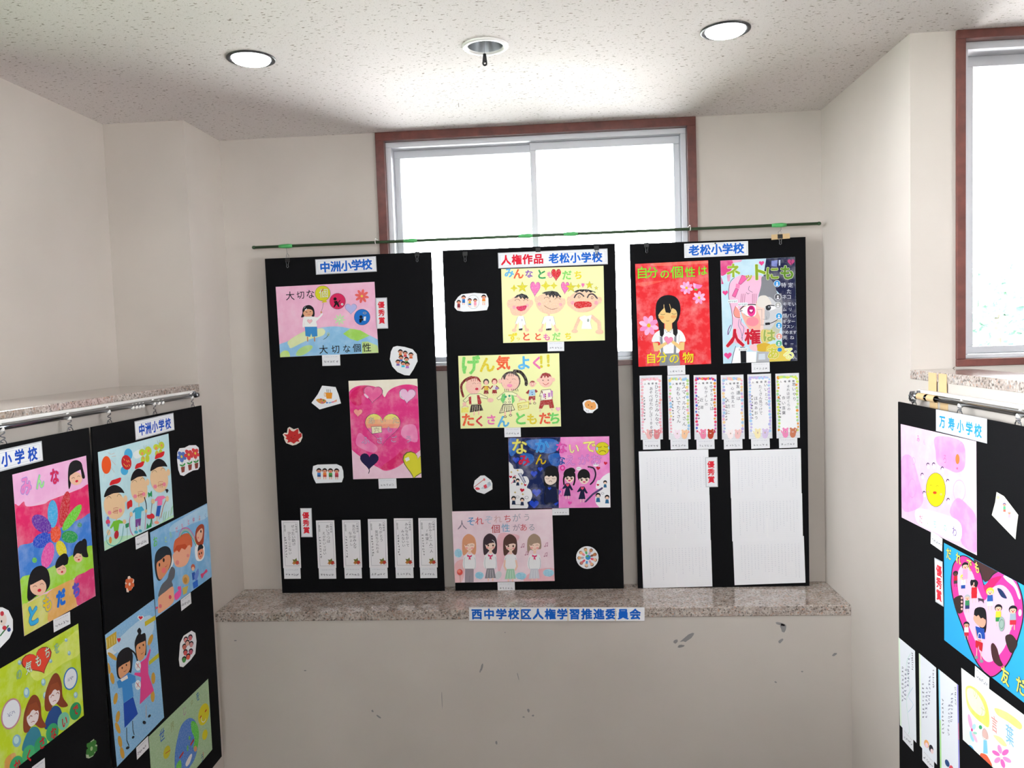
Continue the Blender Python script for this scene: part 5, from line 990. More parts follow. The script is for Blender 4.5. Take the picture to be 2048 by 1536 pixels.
for t, x0, x1, y, s_ in (('特定', 875, 965, 450, 66), ('た', 945, 945, 530, 66), ('ネコ', 885, 945, 600, 64), ('キモい', 890, 1010, 692, 58), ('ムリ', 890, 960, 760, 52), ('顔バレ', 890, 1010, 840, 60), ('ギター', 890, 1000, 915, 56), ('ブスン', 890, 985, 980, 50), ('やめます', 870, 1020, 1052, 52), ('死ね', 895, 985, 1120, 56), ('キー', 905, 985, 1200, 46), ('の', 1028, 1028, 1300, 40), ('人', 1020, 1020, 1375, 50)): A.T(t, x0, y, x1, y, s_, '#dfe4ee', .004)

# ---- six framed verse sheets with patterned borders
VS = [[(102, 62), (350, 58), (366, 768), (122, 772)], [(416, 60), (652, 52), (674, 765), (428, 770)], [(702, 58), (958, 52), (965, 766), (716, 770)], [(1004, 58), (1250, 50), (1274, 764), (1018, 768)], [(1295, 48), (1560, 40), (1576, 756), (1320, 764)], [(1603, 40), (1868, 34), (1882, 750), (1628, 756)]]
VT = [('ひとりよりみんなで', 'あそべばたのしさ100ばい', ''), ('スマイルたくさん', 'おもいでたくさん', ''), ('ゆずりあいは', 'なかよしの', '近道'), ('友達は', '心の支えだ', '大切に'), ('いいところ', 'たくさん見つけて', 'ほめあおう'), ('思いやり', 'それはぼくらの', '合い言葉')]
VC = [['#f0b4c4', '#eab0b0', '#f4c8d8'], ['#f0d88a', '#9cc8e8', '#f0b0c0', '#b8d890'], ['#d86ab0', '#5a6ad0', '#e84a6a', '#e8a04a'], ['#a8cce8', '#f0b0c8', '#c0b0e0', '#f0d0a0'], ['#b8c0ec', '#c8b8e8', '#a8d0f0'], ['#c8e07a', '#d8e868', '#f0a040', '#a8dc9c']]
VB = [('#f0b8b8', '#e08a90'), ('#f4e4f0', '#f4c8a0'), ('#f08cb0', '#b8442c'), ('#f8eef0', '#f0c4c4'), ('#f4e8b8', '#d8c8e8'), ('#f090c0', '#c87a5c')]
for i, q in enumerate(VS):
    (ax, ay), (bx, by), (cx, cy), (dx, dy) = q
    A = Art(d2, q, 'B', 'verse_sheet', 'verse sheet with patterned border, right board, %s of six from the left' % ['first', 'second', 'third', 'fourth', 'fifth', 'last'][i], 'note', 'bordered verse sheets', col='#f0f0f4')
    A.part('border')
    for k in range(44):
        t = (k + .5) / 44
        A.L('#b8bcc8', 4, (ax + (dx - ax) * t + 3, ay + (dy - ay) * t), (bx + (cx - bx) * t - 3, by + (cy - by) * t))
    A.P('#f3f3f6', (ax + 30, ay + 50), (bx - 24, by + 50), (cx - 30, cy - 60), (dx + 30, dy - 60))
    rnd = random.Random(i)
    for k in range(46):
        t = k / 46; u = t * 4; c = rnd.choice(VC[i]); j = rnd.uniform(-6, 6); r = rnd.uniform(11, 17)
        if u < 1: x, y = ax + 30 + (bx - ax - 60) * u, ay + 38 + j
        elif u < 2.5: v = (u - 1) / 1.5; x, y = bx - 24 + (cx - bx) * v + j, by + 45 + (cy - by - 100) * v
        else: v = (u - 2.5) / 1.5; x, y = ax + 26 + (dx - ax) * v + j, ay + 45 + (dy - ay - 100) * v
        A.E(c, x, y, r, r, 0, 10)
    A.part('bear_drawing')
    for s_, (dx_, c) in zip((0, 1), ((95, VB[i][0]), (175, VB[i][1]))):
        x, y = dx + dx_, dy - 78; A.E(c, x, y + 30, 32, 42); A.E(c, x, y, 30, 28); A.E(c, x - 22, y - 26, 12); A.E(c, x + 22, y - 26, 12); A.E('#5a2a24', x, y + 12, 7, 6); A.E('#f6e0d8', x, y + 8, 10, 7); A.E('#5a2a24', x, y + 5, 5, 4); A.L(c, 12, (x - 26, y + 30), (x - 48, y - 5)) if s_ == 0 else A.L(c, 12, (x + 26, y + 30), (x + 44, y - 25))
    A.part('writing')
    A.T('人権標語', ax + 62, ay + 92, bx - 62, by + 92, 24, '#55555f', .012)
    t1, t2, t3 = VT[i]; xr = bx - 58; sz = [46, 52, 42, 44, 42, 42][i]
    A.T(t1, xr, by + 130, xr + 8, by + 130 + sz * .98 * len(t1), sz, '#4e5060', .004, .9)
    A.T(t2, xr - 62, by + 150, xr - 54, by + 150 + sz * .86 * len(t2), sz * .92, '#4e5060', .004, .9)
    if t3: A.T(t3, xr - 112, by + 280, xr - 106, by + 280 + sz * len(t3), sz, '#4e5060', .004, .9)
    A.scrib(ax + 52, ay + 230, ax + 62, ay + 500, 24, 8, '#50525c', 3)
    slip(d2, [(dx + 20, dy), (cx - 32, cy), (cx - 28, cy + 106), (dx + 22, dy + 110)], 'B', 'under the verse sheets, %s of six from the left' % ['first', 'second', 'third', 'fourth', 'fifth', 'last'][i], lift=0.0)
# ---- two long essays of three grid pages each
for nm, pages in (('left', [[(85, 114), (775, 92), (788, 570), (100, 582)], [(100, 560), (785, 545), (802, 1010), (112, 1022)], [(112, 1005), (800, 995), (818, 1448), (130, 1470)]]),
                  ('right', [[(986, 104), (1690, 88), (1702, 560), (1000, 572)], [(1000, 545), (1702, 530), (1716, 990), (1014, 1000)], [(1014, 970), (1716, 960), (1745, 1418), (1040, 1432)]])):
    first = None
    for k, q in enumerate(pages):
        A = Art(d3, q, 'B', 'essay' if k == 0 else 'grid_page', ('long essay of three taped grid pages at the foot of the right board, %s one' % nm) if k == 0 else None, 'essay' if k == 0 else None, 'long essays' if k == 0 else None, col='#eff0f5', lift=0.0004 * (2 - k))
        if k == 0: first = A.o
        else:
            mw = A.o.matrix_world.copy(); A.o.parent = first; A.o.matrix_world = mw
            A.merge = True
        A.part('grid_lines')
        (ax, ay), (bx, by), (cx, cy), (dx, dy) = q; G = 20
        gx0, gx1, gy0, gy1 = .07, .95, .09, .93
        def g(u, v): return (ax + (bx - ax) * u + (dx - ax) * v, ay + (by - ay) * u + (dy - ay) * v)
        A.hold = True
        for n_ in range(G * 2 + 1):
            if n_ % 2 == 0 or n_ % 2 == 1: u = gx0 + (gx1 - gx0) * n_ / (G * 2); A.L('#ecedf2', 0.8, g(u, gy0), g(u, gy1))
        A.layer += 0.00002
        for n_ in range(G + 1): v = gy0 + (gy1 - gy0) * n_ / G; A.L('#e6e8ee', 1.0, g(gx0, v), g(gx1, v))
        A.hold = False; A.layer += 0.00001
        A.P('#f1f2f6', g(.49, gy0 - .01), g(.51, gy0 - .01), g(.51, gy1 + .01), g(.49, gy1 + .01))
        rnd = random.Random(k + (nm == 'left') * 5)
        for col_ in range(18):
            u = gx1 - .025 - (gx1 - gx0) * col_ / 18.5
            p0, p1 = g(u, gy0 + .05), g(u, gy0 + (gy1 - gy0) * rnd.uniform(.5, .97)); A.scrib(p0[0], p0[1], p1[0], p1[1], 11, int(abs(p1[1] - p0[1]) / 19), '#c6cad6', 1.3, k * 31 + col_)

# ================================================================ INNER LEFT BOARD
A = Art(e3b, [(27, 325), (872, 97), (920, 1085), (115, 1497)], 'L', 'drawn_poster', 'pale blue poster of three children skipping with ropes', 'poster', 'children\'s posters', col='#c2e4ec', wash=1)
A.part('painting').P('#bfe3ec', (27, 325), (872, 97), (920, 1085), (115, 1497)); A.Q('#e6f0f2', (460, 330), (530, 290), (560, 360), (500, 400), (460, 380)); A.Q('#b6e4c0', (100, 1400), (250, 1330), (500, 1290), (700, 1200), (900, 1060), (930, 1100), (115, 1510))
A.part('figures', 0)
A.E('#ee5a22', 131, 480, 58, 108); [A.S('#e08a6a', 3, (x, y), (x + a, y + b)) for x, y, a, b in ((150, 330, 35, 20), (190, 350, 40, -15), (195, 380, 50, -10), (185, 420, 60, 60), (180, 500, 50, 70), (110, 580, -10, 60))]
A.E('#4aaee0', 395, 350, 50, 72); A.E('#4aaee0', 348, 545, 45, 55); A.E('#c8242e', 372, 447, 60, 90, -8)
for x, y in ((345, 410), (380, 430), (400, 430), (345, 470), (365, 490), (385, 488), (408, 480)): A.L('#f0d860', 7, (x - 6, y - 8), (x + 6, y + 12))
for x, y, s_ in ((595, 345, 1.15), (755, 280, 1.0)): A.E('#c8d840', x - 30 * s_, y - 20, 34 * s_, 36 * s_); A.E('#c8d840', x + 32 * s_, y - 40, 34 * s_, 46 * s_); A.E('#c8d840', x - 22 * s_, y + 60 * s_, 22 * s_, 40 * s_); A.E('#c8d840', x + 22 * s_, y + 45 * s_, 22 * s_, 40 * s_); A.E('#f09a60', x - 30 * s_, y - 5, 14, 20); A.E('#f09a60', x + 34 * s_, y - 40, 12, 16); A.E('#f09a60', x - 18 * s_, y + 50, 10, 14); A.L('#8a9a30', 5, (x - 6, y - 60), (x - 16, y - 100)); A.L('#8a9a30', 5, (x + 4, y - 62), (x + 12, y - 105))
FS = '#ecc9a0'
for cx, cy, rx, ry, t in ((228, 960, 128, 165, 0), (518, 760, 100, 170, 1), (755, 640, 105, 160, 2)):
    A.E(FS, cx, cy, rx, ry, -4); A.E(FS, cx + rx * 1.02, cy - 80, 22, 40)
    A.Q(HAIR, (cx - rx * .98, cy - 95), (cx - rx * .7, cy - 190), (cx - 10, cy - 240), (cx + rx * .55, cy - 215), (cx + rx * .92, cy - 150), (cx + rx * .6, cy - 150), (cx - rx * .1, cy - 140), (cx - rx * .6, cy - 110))
    A.Q('#d8242c', (cx - rx * .45, cy - 235), (cx - rx * .3, cy - 290), (cx + 10, cy - 310), (cx + rx * .6, cy - 330), (cx + rx * .55, cy - 285), (cx + rx * .3, cy - 260), (cx, cy - 250))
    A.O('#5a4030', 5, cx - rx * .5, cy - 70, 26, 30, -8, 190, 350); A.O('#5a4030', 5, cx + rx * .45, cy - 100, 24, 30, -8, 190, 350); A.E('#ee8aa0', cx - rx * .45, cy + 90, 22, 24); A.E('#ee8aa0', cx + rx * .55, cy + 62, 20, 24)
    A.L('#b01c24', 5, (cx - 20, cy + 85), (cx + 40, cy + 60)); [A.L('#b01c24', 7, (cx + k, cy + 50), (cx + k + 2, cy + 100)) for k in (-5, 15, 32)]; A.S('#c05058', 4, (cx - 15, cy + 40), (cx + 15, cy + 30), (cx + 45, cy + 30))
A.L(FS, 26, (250, 1110), (252, 1150)); A.P('#7ac83a', (215, 1150), (285, 1130), (335, 1150), (330, 1170), (285, 1175), (272, 1260), (225, 1268), (215, 1205), (185, 1240), (175, 1225)); A.E('#b82430', 252, 1305, 26, 50, 8); A.E(FS, 158, 1282, 22, 34); A.E(FS, 345, 1150, 20, 26); A.S('#58b8b0', 9, (170, 1250), (130, 1350), (160, 1420), (240, 1430), (310, 1350), (335, 1200)); A.E('#e0a050', 180, 1370, 16, 40); A.P('#3a9a6a', (355, 1180), (400, 1160), (395, 1210), (360, 1225)); A.L('#3a9a6a', 5, (378, 1200), (378, 1360))
A.E('#7a90d8', 150, 1120, 16, 26); A.E('#e84a6a', 150, 1160, 26, 30); A.E('#7a90d8', 155, 1195, 14, 20)
A.L(FS, 26, (515, 930), (518, 985)); A.P('#48b4d8', (478, 985), (550, 965), (580, 1010), (545, 1025), (540, 1105), (472, 1115), (470, 1030), (450, 1050), (440, 1030)); A.P('#7a4a94', (475, 1120), (540, 1105), (532, 1195), (508, 1195), (505, 1150), (498, 1208), (475, 1210)); A.L(FS, 14, (487, 1210), (487, 1245)); A.L(FS, 14, (525, 1195), (526, 1230)); A.E('#58b8d0', 482, 1268, 22, 18); A.E('#58b8d0', 530, 1252, 20, 18); A.S('#e070a8', 11, (420, 1060), (405, 1140), (415, 1250), (450, 1310)); A.S('#e070a8', 11, (600, 1030), (590, 1130), (585, 1230)); A.S('#1c3040', 15, (580, 860), (600, 930), (605, 1000)); A.E(FS, 424, 1062, 18, 28); A.E(FS, 598, 1020, 14, 22)
A.P('#f078b0', (735, 845), (800, 835), (830, 855), (790, 880), (785, 945), (730, 955), (735, 890), (708, 905), (702, 885)); A.P('#2a5cb8', (728, 960), (775, 950), (752, 1078), (710, 1080)); A.L(FS, 16, (725, 1080), (725, 1130)); A.L(FS, 14, (750, 1080), (755, 1110)); A.S('#a8583a', 8, (672, 920), (658, 1040), (675, 1170)); A.S('#d86a3a', 12, (835, 880), (800, 960), (770, 1090)); A.P('#1c1c28', (822, 760), (850, 755), (862, 775), (842, 808)); A.E(FS, 680, 905, 22, 30); A.E(FS, 845, 870, 18, 34); A.E('#f0a08a', 720, 1150, 28, 18)
A.Q('#d0282c', (378, 920), (400, 905), (420, 890), (436, 910), (435, 970), (410, 980), (385, 1005), (375, 960)); A.Q('#2a9a5a', (622, 800), (645, 810), (665, 780), (668, 850), (645, 840), (630, 862)); A.Q('#d8303a', (610, 1065), (640, 1060), (668, 1045), (695, 1070), (690, 1100), (650, 1110), (612, 1100)); A.P('#2a9a5a', (610, 1160), (630, 1190), (650, 1150), (655, 1100), (665, 1100), (660, 1200), (600, 1230))
[A.L('#9ad070', 9, (x, y), (x + 14, y - 90)) for x, y in ((795, 1120), (820, 1110), (850, 1100), (880, 1060), (895, 1040))]

A = Art(e3, [(645, 382), (1322, 42), (1378, 908), (722, 1380)], 'L', 'drawn_poster', 'blue poster of large faces under a small rainbow', 'poster', 'children\'s posters', col='#8cc0e4', wash=1)
A.part('painting').P('#7fb8e4', (645, 382), (1322, 42), (1378, 908), (722, 1380)); A.Q('#a8d0ec', (900, 300), (1100, 180), (1320, 60), (1330, 200), (1150, 280), (900, 380)); A.Q('#f2f2f4', (1180, 560), (1240, 500), (1290, 560), (1285, 680), (1240, 725), (1190, 700)); A.Q('#e8f0f4', (900, 640), (925, 740), (880, 820), (900, 700))
A.part('figures', 0)
A.Q('#232c34', (700, 780), (710, 640), (760, 570), (830, 545), (885, 580), (905, 680), (890, 780), (845, 850), (770, 950), (725, 920)); A.Q('#e2966c', (725, 750), (780, 700), (860, 640), (892, 690), (880, 780), (835, 870), (770, 940), (735, 880)); A.P('#232c34', (718, 750), (730, 640), (800, 590), (870, 600), (885, 650), (830, 650), (790, 690), (755, 690)); A.E('#2a1a14', 808, 710, 12, 24); A.E('#2a1a14', 758, 765, 9, 22); A.E('#f0787a', 810, 830, 26, 34); A.S('#c83a4a', 6, (825, 790), (845, 780), (850, 760))
A.Q('#d86a44', (925, 620), (935, 490), (985, 440), (1050, 400), (1110, 400), (1140, 460), (1140, 560), (1060, 560), (990, 600)); A.Q('#f2b294', (920, 640), (980, 590), (1060, 560), (1125, 540), (1120, 660), (1080, 760), (1010, 795), (950, 780), (922, 700)); A.E('#e8908a', 970, 740, 22, 28); A.E('#e8908a', 1095, 660, 16, 20); A.P('#c8502c', (925, 610), (960, 590), (990, 620), (1020, 570), (1060, 590), (1090, 550), (1060, 520), (960, 540))
A.S('#e85a8a', 10, (985, 440), (1020, 350), (1090, 335), (1150, 400), (1205, 510)); A.S('#e8c83a', 8, (995, 440), (1030, 370), (1085, 355), (1140, 415), (1200, 530)); A.S('#4ab070', 8, (1000, 445), (1035, 385), (1080, 375), (1130, 430), (1195, 550))
A.Q('#a8442c', (1180, 420), (1195, 340), (1245, 290), (1285, 310), (1285, 440), (1270, 530), (1215, 540), (1180, 480)); A.Q('#f0c0a4', (1200, 400), (1250, 340), (1272, 360), (1262, 450), (1225, 500), (1200, 460)); A.E('#2a1a24', 1248, 375, 8, 16); A.E('#e88a8a', 1215, 450, 9, 12)
A.Q('#222830', (1210, 610), (1220, 545), (1255, 528), (1278, 560), (1262, 590), (1230, 605)); A.Q('#e8987a', (1215, 610), (1270, 580), (1280, 650), (1245, 705), (1215, 680)); A.E('#3a1a14', 1230, 640, 7, 14); A.E('#3a1a14', 1255, 630, 7, 14); A.E('#d85a4a', 1245, 672, 8, 8)
A.Q('#63666e', (745, 1140), (780, 1010), (850, 930), (870, 860), (900, 790), (940, 820), (935, 910), (905, 960), (915, 1020), (830, 1080)); A.Q('#f2b08c', (748, 1150), (830, 1080), (915, 1020), (930, 1100), (920, 1210), (800, 1310), (745, 1330), (745, 1240)); A.E('#e87880', 770, 1250, 18, 24); A.E('#d84a5a', 885, 1145, 16, 24); A.heart('#e05a7a', 722, 1270, 22)
A.E('#e0b070', 1070, 940, 42, 60); A.E('#c89040', 1065, 950, 22, 36); A.P('#d8c060', (1030, 1040), (1100, 1010), (1080, 1100), (1040, 1120)); A.Q('#f058a8', (935, 1120), (990, 1060), (1010, 1010), (1015, 1110), (985, 1160), (950, 1180)); A.E('#e85a9a', 990, 1040, 18, 22); A.E('#c8604a', 1155, 795, 24, 36); A.E('#f0c0a0', 1155, 815, 16, 24); A.P('#2a5ab8', (1140, 865), (1175, 850), (1188, 930), (1150, 950)); A.Q('#6a8ad8', (1170, 900), (1215, 810), (1222, 880), (1190, 960)); A.P('#2a6ad0', (1150, 980), (1210, 940), (1215, 1020), (1160, 1050)); A.Q('#e04a7a', (1245, 880), (1280, 860), (1310, 820), (1325, 850), (1290, 880), (1262, 930))
A.part('lettering', 0)
for ch, x, y, s_, c in (('お', 705, 490, 130, '#6ad04a'), ('と', 830, 465, 84, '#b8dc8a'), ('も', 890, 410, 84, '#98d098'), ('だ', 960, 350, 76, '#e06a9a'), ('ち', 1025, 310, 70, '#e878a0'), ('と', 1100, 262, 78, '#e878a0'), ('仲', 1160, 240, 72, '#d86a9a'), ('よ', 1230, 215, 68, '#e87a8a'), ('く', 1300, 190, 66, '#7a90c8')): A.T(ch, x, y, x, y, s_, c, .01, sx=.75)

A = Art(e4, [(85, 355), (522, 38), (612, 1088), (195, 1522)], 'L', 'drawn_poster', 'blue poster of two girls in blue and pink dresses', 'poster', 'children\'s posters', col='#9cc8e8', wash=2)
A.part('painting').P('#86bce6', (85, 355), (522, 38), (612, 1088), (195, 1522)); A.Q('#d8e6f0', (95, 460), (200, 380), (230, 420), (180, 520), (105, 530)); A.Q('#b8d8f0', (150, 480), (300, 300), (480, 180), (520, 300), (420, 500), (300, 520))
A.part('figures', 0)
A.P('#c8a83a', (92, 385), (185, 322), (188, 430), (100, 488)); [A.L('#e8dc90', 6, (100 + k * 22, 400 - k * 14), (104 + k * 22, 470 - k * 14)) for k in range(4)]; A.P('#d0bc30', (438, 240), (532, 182), (536, 222), (442, 280)); A.P('#c8c030', (475, 590), (565, 515), (566, 555), (478, 625))
A.heart('#f0f0f4', 402, 205, 30); A.heart('#d82438', 402, 203, 20); A.heart('#c82840', 208, 400, 17, sy=1.6)
for x, y, a in ((150, 545, 40), (490, 400, -70), (150, 740, 80), (180, 920, 100), (200, 1080, 100), (200, 1180, 70), (220, 1300, 80), (240, 1400, 80), (515, 740, 90), (510, 900, 90), (115, 650, 80)): A.E('#d0a040', x, y, 52, 18, a)
A.Q(HAIR, (190, 700), (190, 560), (230, 490), (295, 465), (330, 520), (330, 600), (318, 690), (295, 690), (220, 745)); A.Q('#e0a074', (205, 650), (250, 600), (300, 570), (310, 640), (290, 690), (240, 740), (210, 720)); A.P(HAIR, (200, 650), (210, 580), (300, 500), (320, 560), (300, 590), (240, 620)); A.S(HAIR, 15, (300, 480), (350, 520), (375, 590)); A.E('#4a2a1c', 238, 648, 6, 10); A.E('#4a2a1c', 275, 622, 6, 10); A.S('#8a4a30', 5, (252, 680), (265, 678), (275, 665))
A.P('#3f8fd8', (190, 770), (225, 745), (290, 690), (355, 720), (360, 770), (325, 790), (340, 900), (250, 960), (238, 820), (205, 830)); A.P('#f0e8e0', (220, 750), (282, 710), (290, 740), (235, 770)); A.P('#1f4cb0', (250, 962), (335, 905), (378, 1055), (260, 1180)); A.L('#20242c', 9, (278, 1180), (280, 1290), (298, 1335)); A.L('#20242c', 9, (330, 1120), (335, 1200), (345, 1240)); A.E('#20242c', 288, 1355, 18, 12, -30); A.E('#20242c', 336, 1262, 14, 10, -50)
A.Q(HAIR, (348, 430), (365, 370), (380, 345), (370, 320), (390, 292), (408, 320), (405, 350), (440, 340), (450, 400), (452, 520), (435, 540), (370, 560), (355, 500)); A.Q('#e2a070', (362, 460), (400, 420), (440, 400), (447, 480), (430, 560), (390, 585), (368, 540)); A.P(HAIR, (350, 450), (365, 385), (440, 350), (448, 405), (400, 425)); A.E('#4a2a1c', 392, 470, 6, 10); A.E('#4a2a1c', 425, 445, 6, 10); A.S('#8a4a30', 5, (405, 525), (418, 522), (426, 508))
A.P('#e84a94', (400, 600), (450, 560), (482, 480), (492, 490), (468, 600), (470, 700), (520, 850), (395, 972), (405, 730), (345, 710), (350, 690), (400, 690)); A.L('#f0b090', 8, (480, 440), (486, 482)); A.S('#e2a070', 6, (452, 1090), (450, 980)); A.E('#1c1c24', 435, 1132, 14, 16, -40); A.E('#1c1c24', 480, 1075, 16, 10, -50)
for x, y in ((378, 630), (378, 800)): A.E('#eaf0f4', x, y, 26, 44); A.L('#c83040', 6, (x - 14, y - 20), (x + 14, y + 20)); A.L('#c83040', 6, (x + 10, y - 25), (x - 10, y + 20))
A = Art(e4, [(475, 1255), (990, 760), (1054, 1398), (520, 1935)], 'L', 'drawn_poster', 'pale green poster of the blue globe and yellow faces', 'poster', 'children\'s posters', col='#a9c8a0', wash=2)
A.part('painting').P('#a6c59a', (475, 1255), (990, 760), (1054, 1398), (520, 1935)); A.Q('#4a80d0', (700, 1340), (740, 1180), (810, 1110), (870, 1130), (905, 1230), (900, 1380), (860, 1500), (760, 1600), (700, 1560), (690, 1450)); A.Q('#5cc840', (835, 1140), (880, 1150), (912, 1240), (900, 1370), (860, 1370), (870, 1290), (840, 1220)); A.Q('#6ac84a', (705, 1510), (740, 1465), (752, 1530), (720, 1560)); A.E('#5cb860', 822, 1280, 10, 18); A.E('#5cb860', 806, 1370, 8, 28)
A.part('figures', 0); A.E('#d8cc28', 955, 1075, 52, 100, 12); A.E('#d8cc28', 972, 1258, 26, 48, 10); A.E('#d0c83a', 622, 1390, 28, 56, 12); A.O('#e8e8d0', 9, 955, 1110, 22, 34, 12, 0, 180); A.L('#c03028', 14, (968, 1050), (980, 1035)); A.L('#c03028', 14, (920, 1105), (930, 1090)); A.L('#c03028', 20, (835, 1340), (862, 1300)); A.L('#c03028', 20, (735, 1445), (765, 1405)); A.L('#c86a3a', 7, (610, 1400), (650, 1375)); A.Q('#e8e4e0', (790, 1500), (830, 1430), (850, 1430), (830, 1500), (800, 1530)); A.E('#e0a070', 880, 1380, 16, 26)
A.part('lettering', 0)
for ch, x, y, s_, c in (('世', 580, 1250, 110, '#3c6ac0'), ('界', 665, 1180, 84, '#9aa878'), ('じ', 770, 1050, 84, '#b08aa0'), ('ゅ', 835, 970, 70, '#9aa878'), ('を', 892, 920, 90, '#3a70a8'), ('う', 950, 1470, 80, '#4a7a98'), ('！', 968, 1440, 80, '#c8484a')): A.T(ch, x, y, x, y, s_, c, .01, sx=.8)
A = cut(e3b, [(975, 340), (1000, 290), (1060, 275), (1110, 240), (1190, 225), (1225, 250), (1232, 480), (1210, 520), (1150, 535), (1090, 570), (1040, 608), (1000, 600), (980, 540), (970, 430)], 'L', 'white cutout of three potted flowers on the inner left board')
for x, y, c in ((1020, 385, '#5a7cc8'), (1102, 352, '#d84048'), (1180, 325, '#e0484c')): A.flower(c, x, y, 66, 5, '#e8d04a', .34, .3, .24, .72); A.L('#3a8a4a', 8, (x + 3, y + 55), (x + 8, y + 130)); A.Q('#3a9a50', (x - 25, y + 95), (x, y + 95), (x + 8, y + 115), (x - 15, y + 112)); A.Q('#3a9a50', (x + 38, y + 70), (x + 14, y + 90), (x + 8, y + 112), (x + 35, y + 95)); A.P('#8a4034', (x - 12, y + 125), (x + 35, y + 108), (x + 28, y + 175), (x - 4, y + 188))
A = cut(e3, [(352, 985), (362, 955), (380, 945), (385, 905), (405, 898), (422, 925), (445, 930), (460, 945), (455, 975), (440, 1000), (442, 1040), (425, 1060), (400, 1065), (395, 1090), (372, 1085), (368, 1050), (372, 1020)], 'L', 'small orange flower cutout on the inner left board', '#ead2c4')
A.flower('#d8683a', 405, 995, 78, 5, '#f2e8dc', .34, .2, .24, .62)
A = cut(e4, [(745, 560), (752, 420), (780, 360), (850, 322), (885, 345), (898, 420), (890, 530), (850, 580), (785, 632), (755, 620)], 'L', 'oval white cutout of huddled children on the inner left board')
for x, y, c in ((800, 400, '#e08a8c'), (840, 385, '#d8707a'), (790, 460, '#c86a5c'), (850, 445, '#d89a9a'), (815, 430, '#e0b0a0'), (800, 510, '#d85a5a'), (848, 510, '#c8607a'), (790, 570, '#4a9a4a'), (825, 550, '#e0604a')): A.E(HAIR, x, y - 8, 20, 24); A.E(c, x, y + 2, 16, 22)

# ================================================================ OUTER LEFT BOARD
A = Art(e2b, [(98, 200), (692, 45), (772, 1180), (193, 1502)], 'L', 'drawn_poster', 'pink and blue poster with a rainbow petalled flower', 'poster', 'children\'s posters', col='#f0c0e0', wash=1)
A.part('painting').P('#f2b4e0', (98, 200), (692, 45), (715, 300), (600, 320), (400, 390), (200, 460), (120, 470)).Q('#e8286c', (110, 460), (150, 450), (190, 415), (215, 455), (350, 435), (400, 405), (560, 345), (650, 310), (720, 290), (735, 540), (600, 580), (400, 680), (260, 740), (140, 800)).Q('#3e80d8', (140, 795), (260, 745), (420, 660), (590, 580), (660, 550), (740, 520), (750, 780), (620, 830), (430, 950), (280, 1000), (155, 1060))
A.Q('#a0d83c', (160, 1045), (260, 1000), (400, 950), (560, 860), (750, 770), (762, 970), (640, 1010), (560, 1060), (400, 1130), (220, 1230), (175, 1260)); A.Q('#d8d868', (175, 1265), (230, 1230), (380, 1160), (400, 1300), (380, 1400), (193, 1510)); A.Q('#e8b060', (370, 1170), (500, 1080), (610, 1050), (620, 1180), (600, 1290), (400, 1390), (385, 1300)); A.Q('#e03c7c', (600, 1040), (680, 990), (765, 965), (775, 1190), (640, 1260), (610, 1190))
A.part('flower', 2)
for x, y, rx, ry, a, c in ((422, 515, 42, 112, 0, '#42aee8'), (518, 475, 38, 145, 10, '#d02030'), (578, 545, 36, 128, 35, '#72d634'), (332, 595, 92, 60, 42, '#6a2ca8'), (560, 700, 66, 50, 8, '#1ea04c'), (336, 728, 80, 56, -30, '#1e4ccc'), (492, 800, 40, 72, -18, '#e4d41c'), (382, 848, 48, 108, 14, '#ec58b0')): A.E(c, x, y, rx, ry, a)
A.E('#f05020', 447, 680, 42, 66, 8); A.E('#6ac05a', 275, 888, 20, 22); A.E('#4a9a70', 640, 604, 18, 20)
A.part('figures', 0)
for cx, cy, r, t in ((305, 1085, 78, 0), (492, 955, 48, 1), (628, 860, 42, 2), (608, 215, 60, 3)):
    if t == 0: A.Q(HAIR, (222, 1215), (225, 1060), (260, 965), (330, 932), (385, 975), (400, 1080), (360, 1145), (300, 1170))
    elif t == 1: A.Q(HAIR, (445, 950), (460, 880), (510, 835), (542, 850), (545, 910), (520, 930))
    elif t == 2: A.Q(HAIR, (588, 860), (600, 780), (640, 735), (665, 745), (665, 820), (620, 860)); A.Q(HAIR, (655, 740), (680, 715), (698, 740), (700, 810), (710, 862), (670, 862), (655, 830))
    else: A.Q(HAIR, (550, 310), (545, 190), (560, 110), (605, 82), (650, 100), (665, 150), (682, 220), (660, 225), (640, 150), (580, 200), (565, 290))
    A.E('#f2c4a8', cx, cy + r * .25, r * .85, r * .88, -15)
    if t == 0: A.Q(HAIR, (235, 1085), (250, 990), (330, 945), (370, 1010), (360, 1030), (300, 1060))
    elif t == 1: A.Q(HAIR, (446, 952), (455, 890), (515, 845), (545, 860), (545, 895), (490, 935))
    elif t == 2: A.Q(HAIR, (588, 862), (598, 790), (640, 750), (660, 790), (620, 830))
    else: A.Q(HAIR, (550, 205), (560, 120), (610, 90), (655, 120), (655, 150), (600, 180))
    A.S('#8a5048', 4, (cx - r * .55, cy + r * .25), (cx - r * .35, cy + r * .12), (cx - r * .15, cy + r * .2)); A.S('#8a5048', 4, (cx + r * .2, cy + r * .0), (cx + r * .4, cy - r * .12), (cx + r * .55, cy)); A.E('#d8203c', cx + r * .12, cy + r * .6, r * .2, r * .16, -25)
A.part('lettering', 0)
for ch, x, y, s_, c, ed in (('み', 205, 290, 150, '#e888c8', '#8a90e0'), ('ん', 318, 255, 120, '#a8e890', '#7a9ae0'), ('な', 435, 215, 135, '#d82858', '#c88ad8'), ('と', 262, 1335, 170, '#3cb0e4', '#2a70b8'), ('も', 378, 1240, 140, '#e4c41c', '#4a9ac8'), ('だ', 488, 1195, 140, '#1f6cd8', '#3a8ae0'), ('ち', 612, 1130, 130, '#6a50c8', '#2a7ad0')): A.T(ch, x, y, x, y, s_, c, .045, edge=ed, ew=.03, sx=.85, rot=0.0)

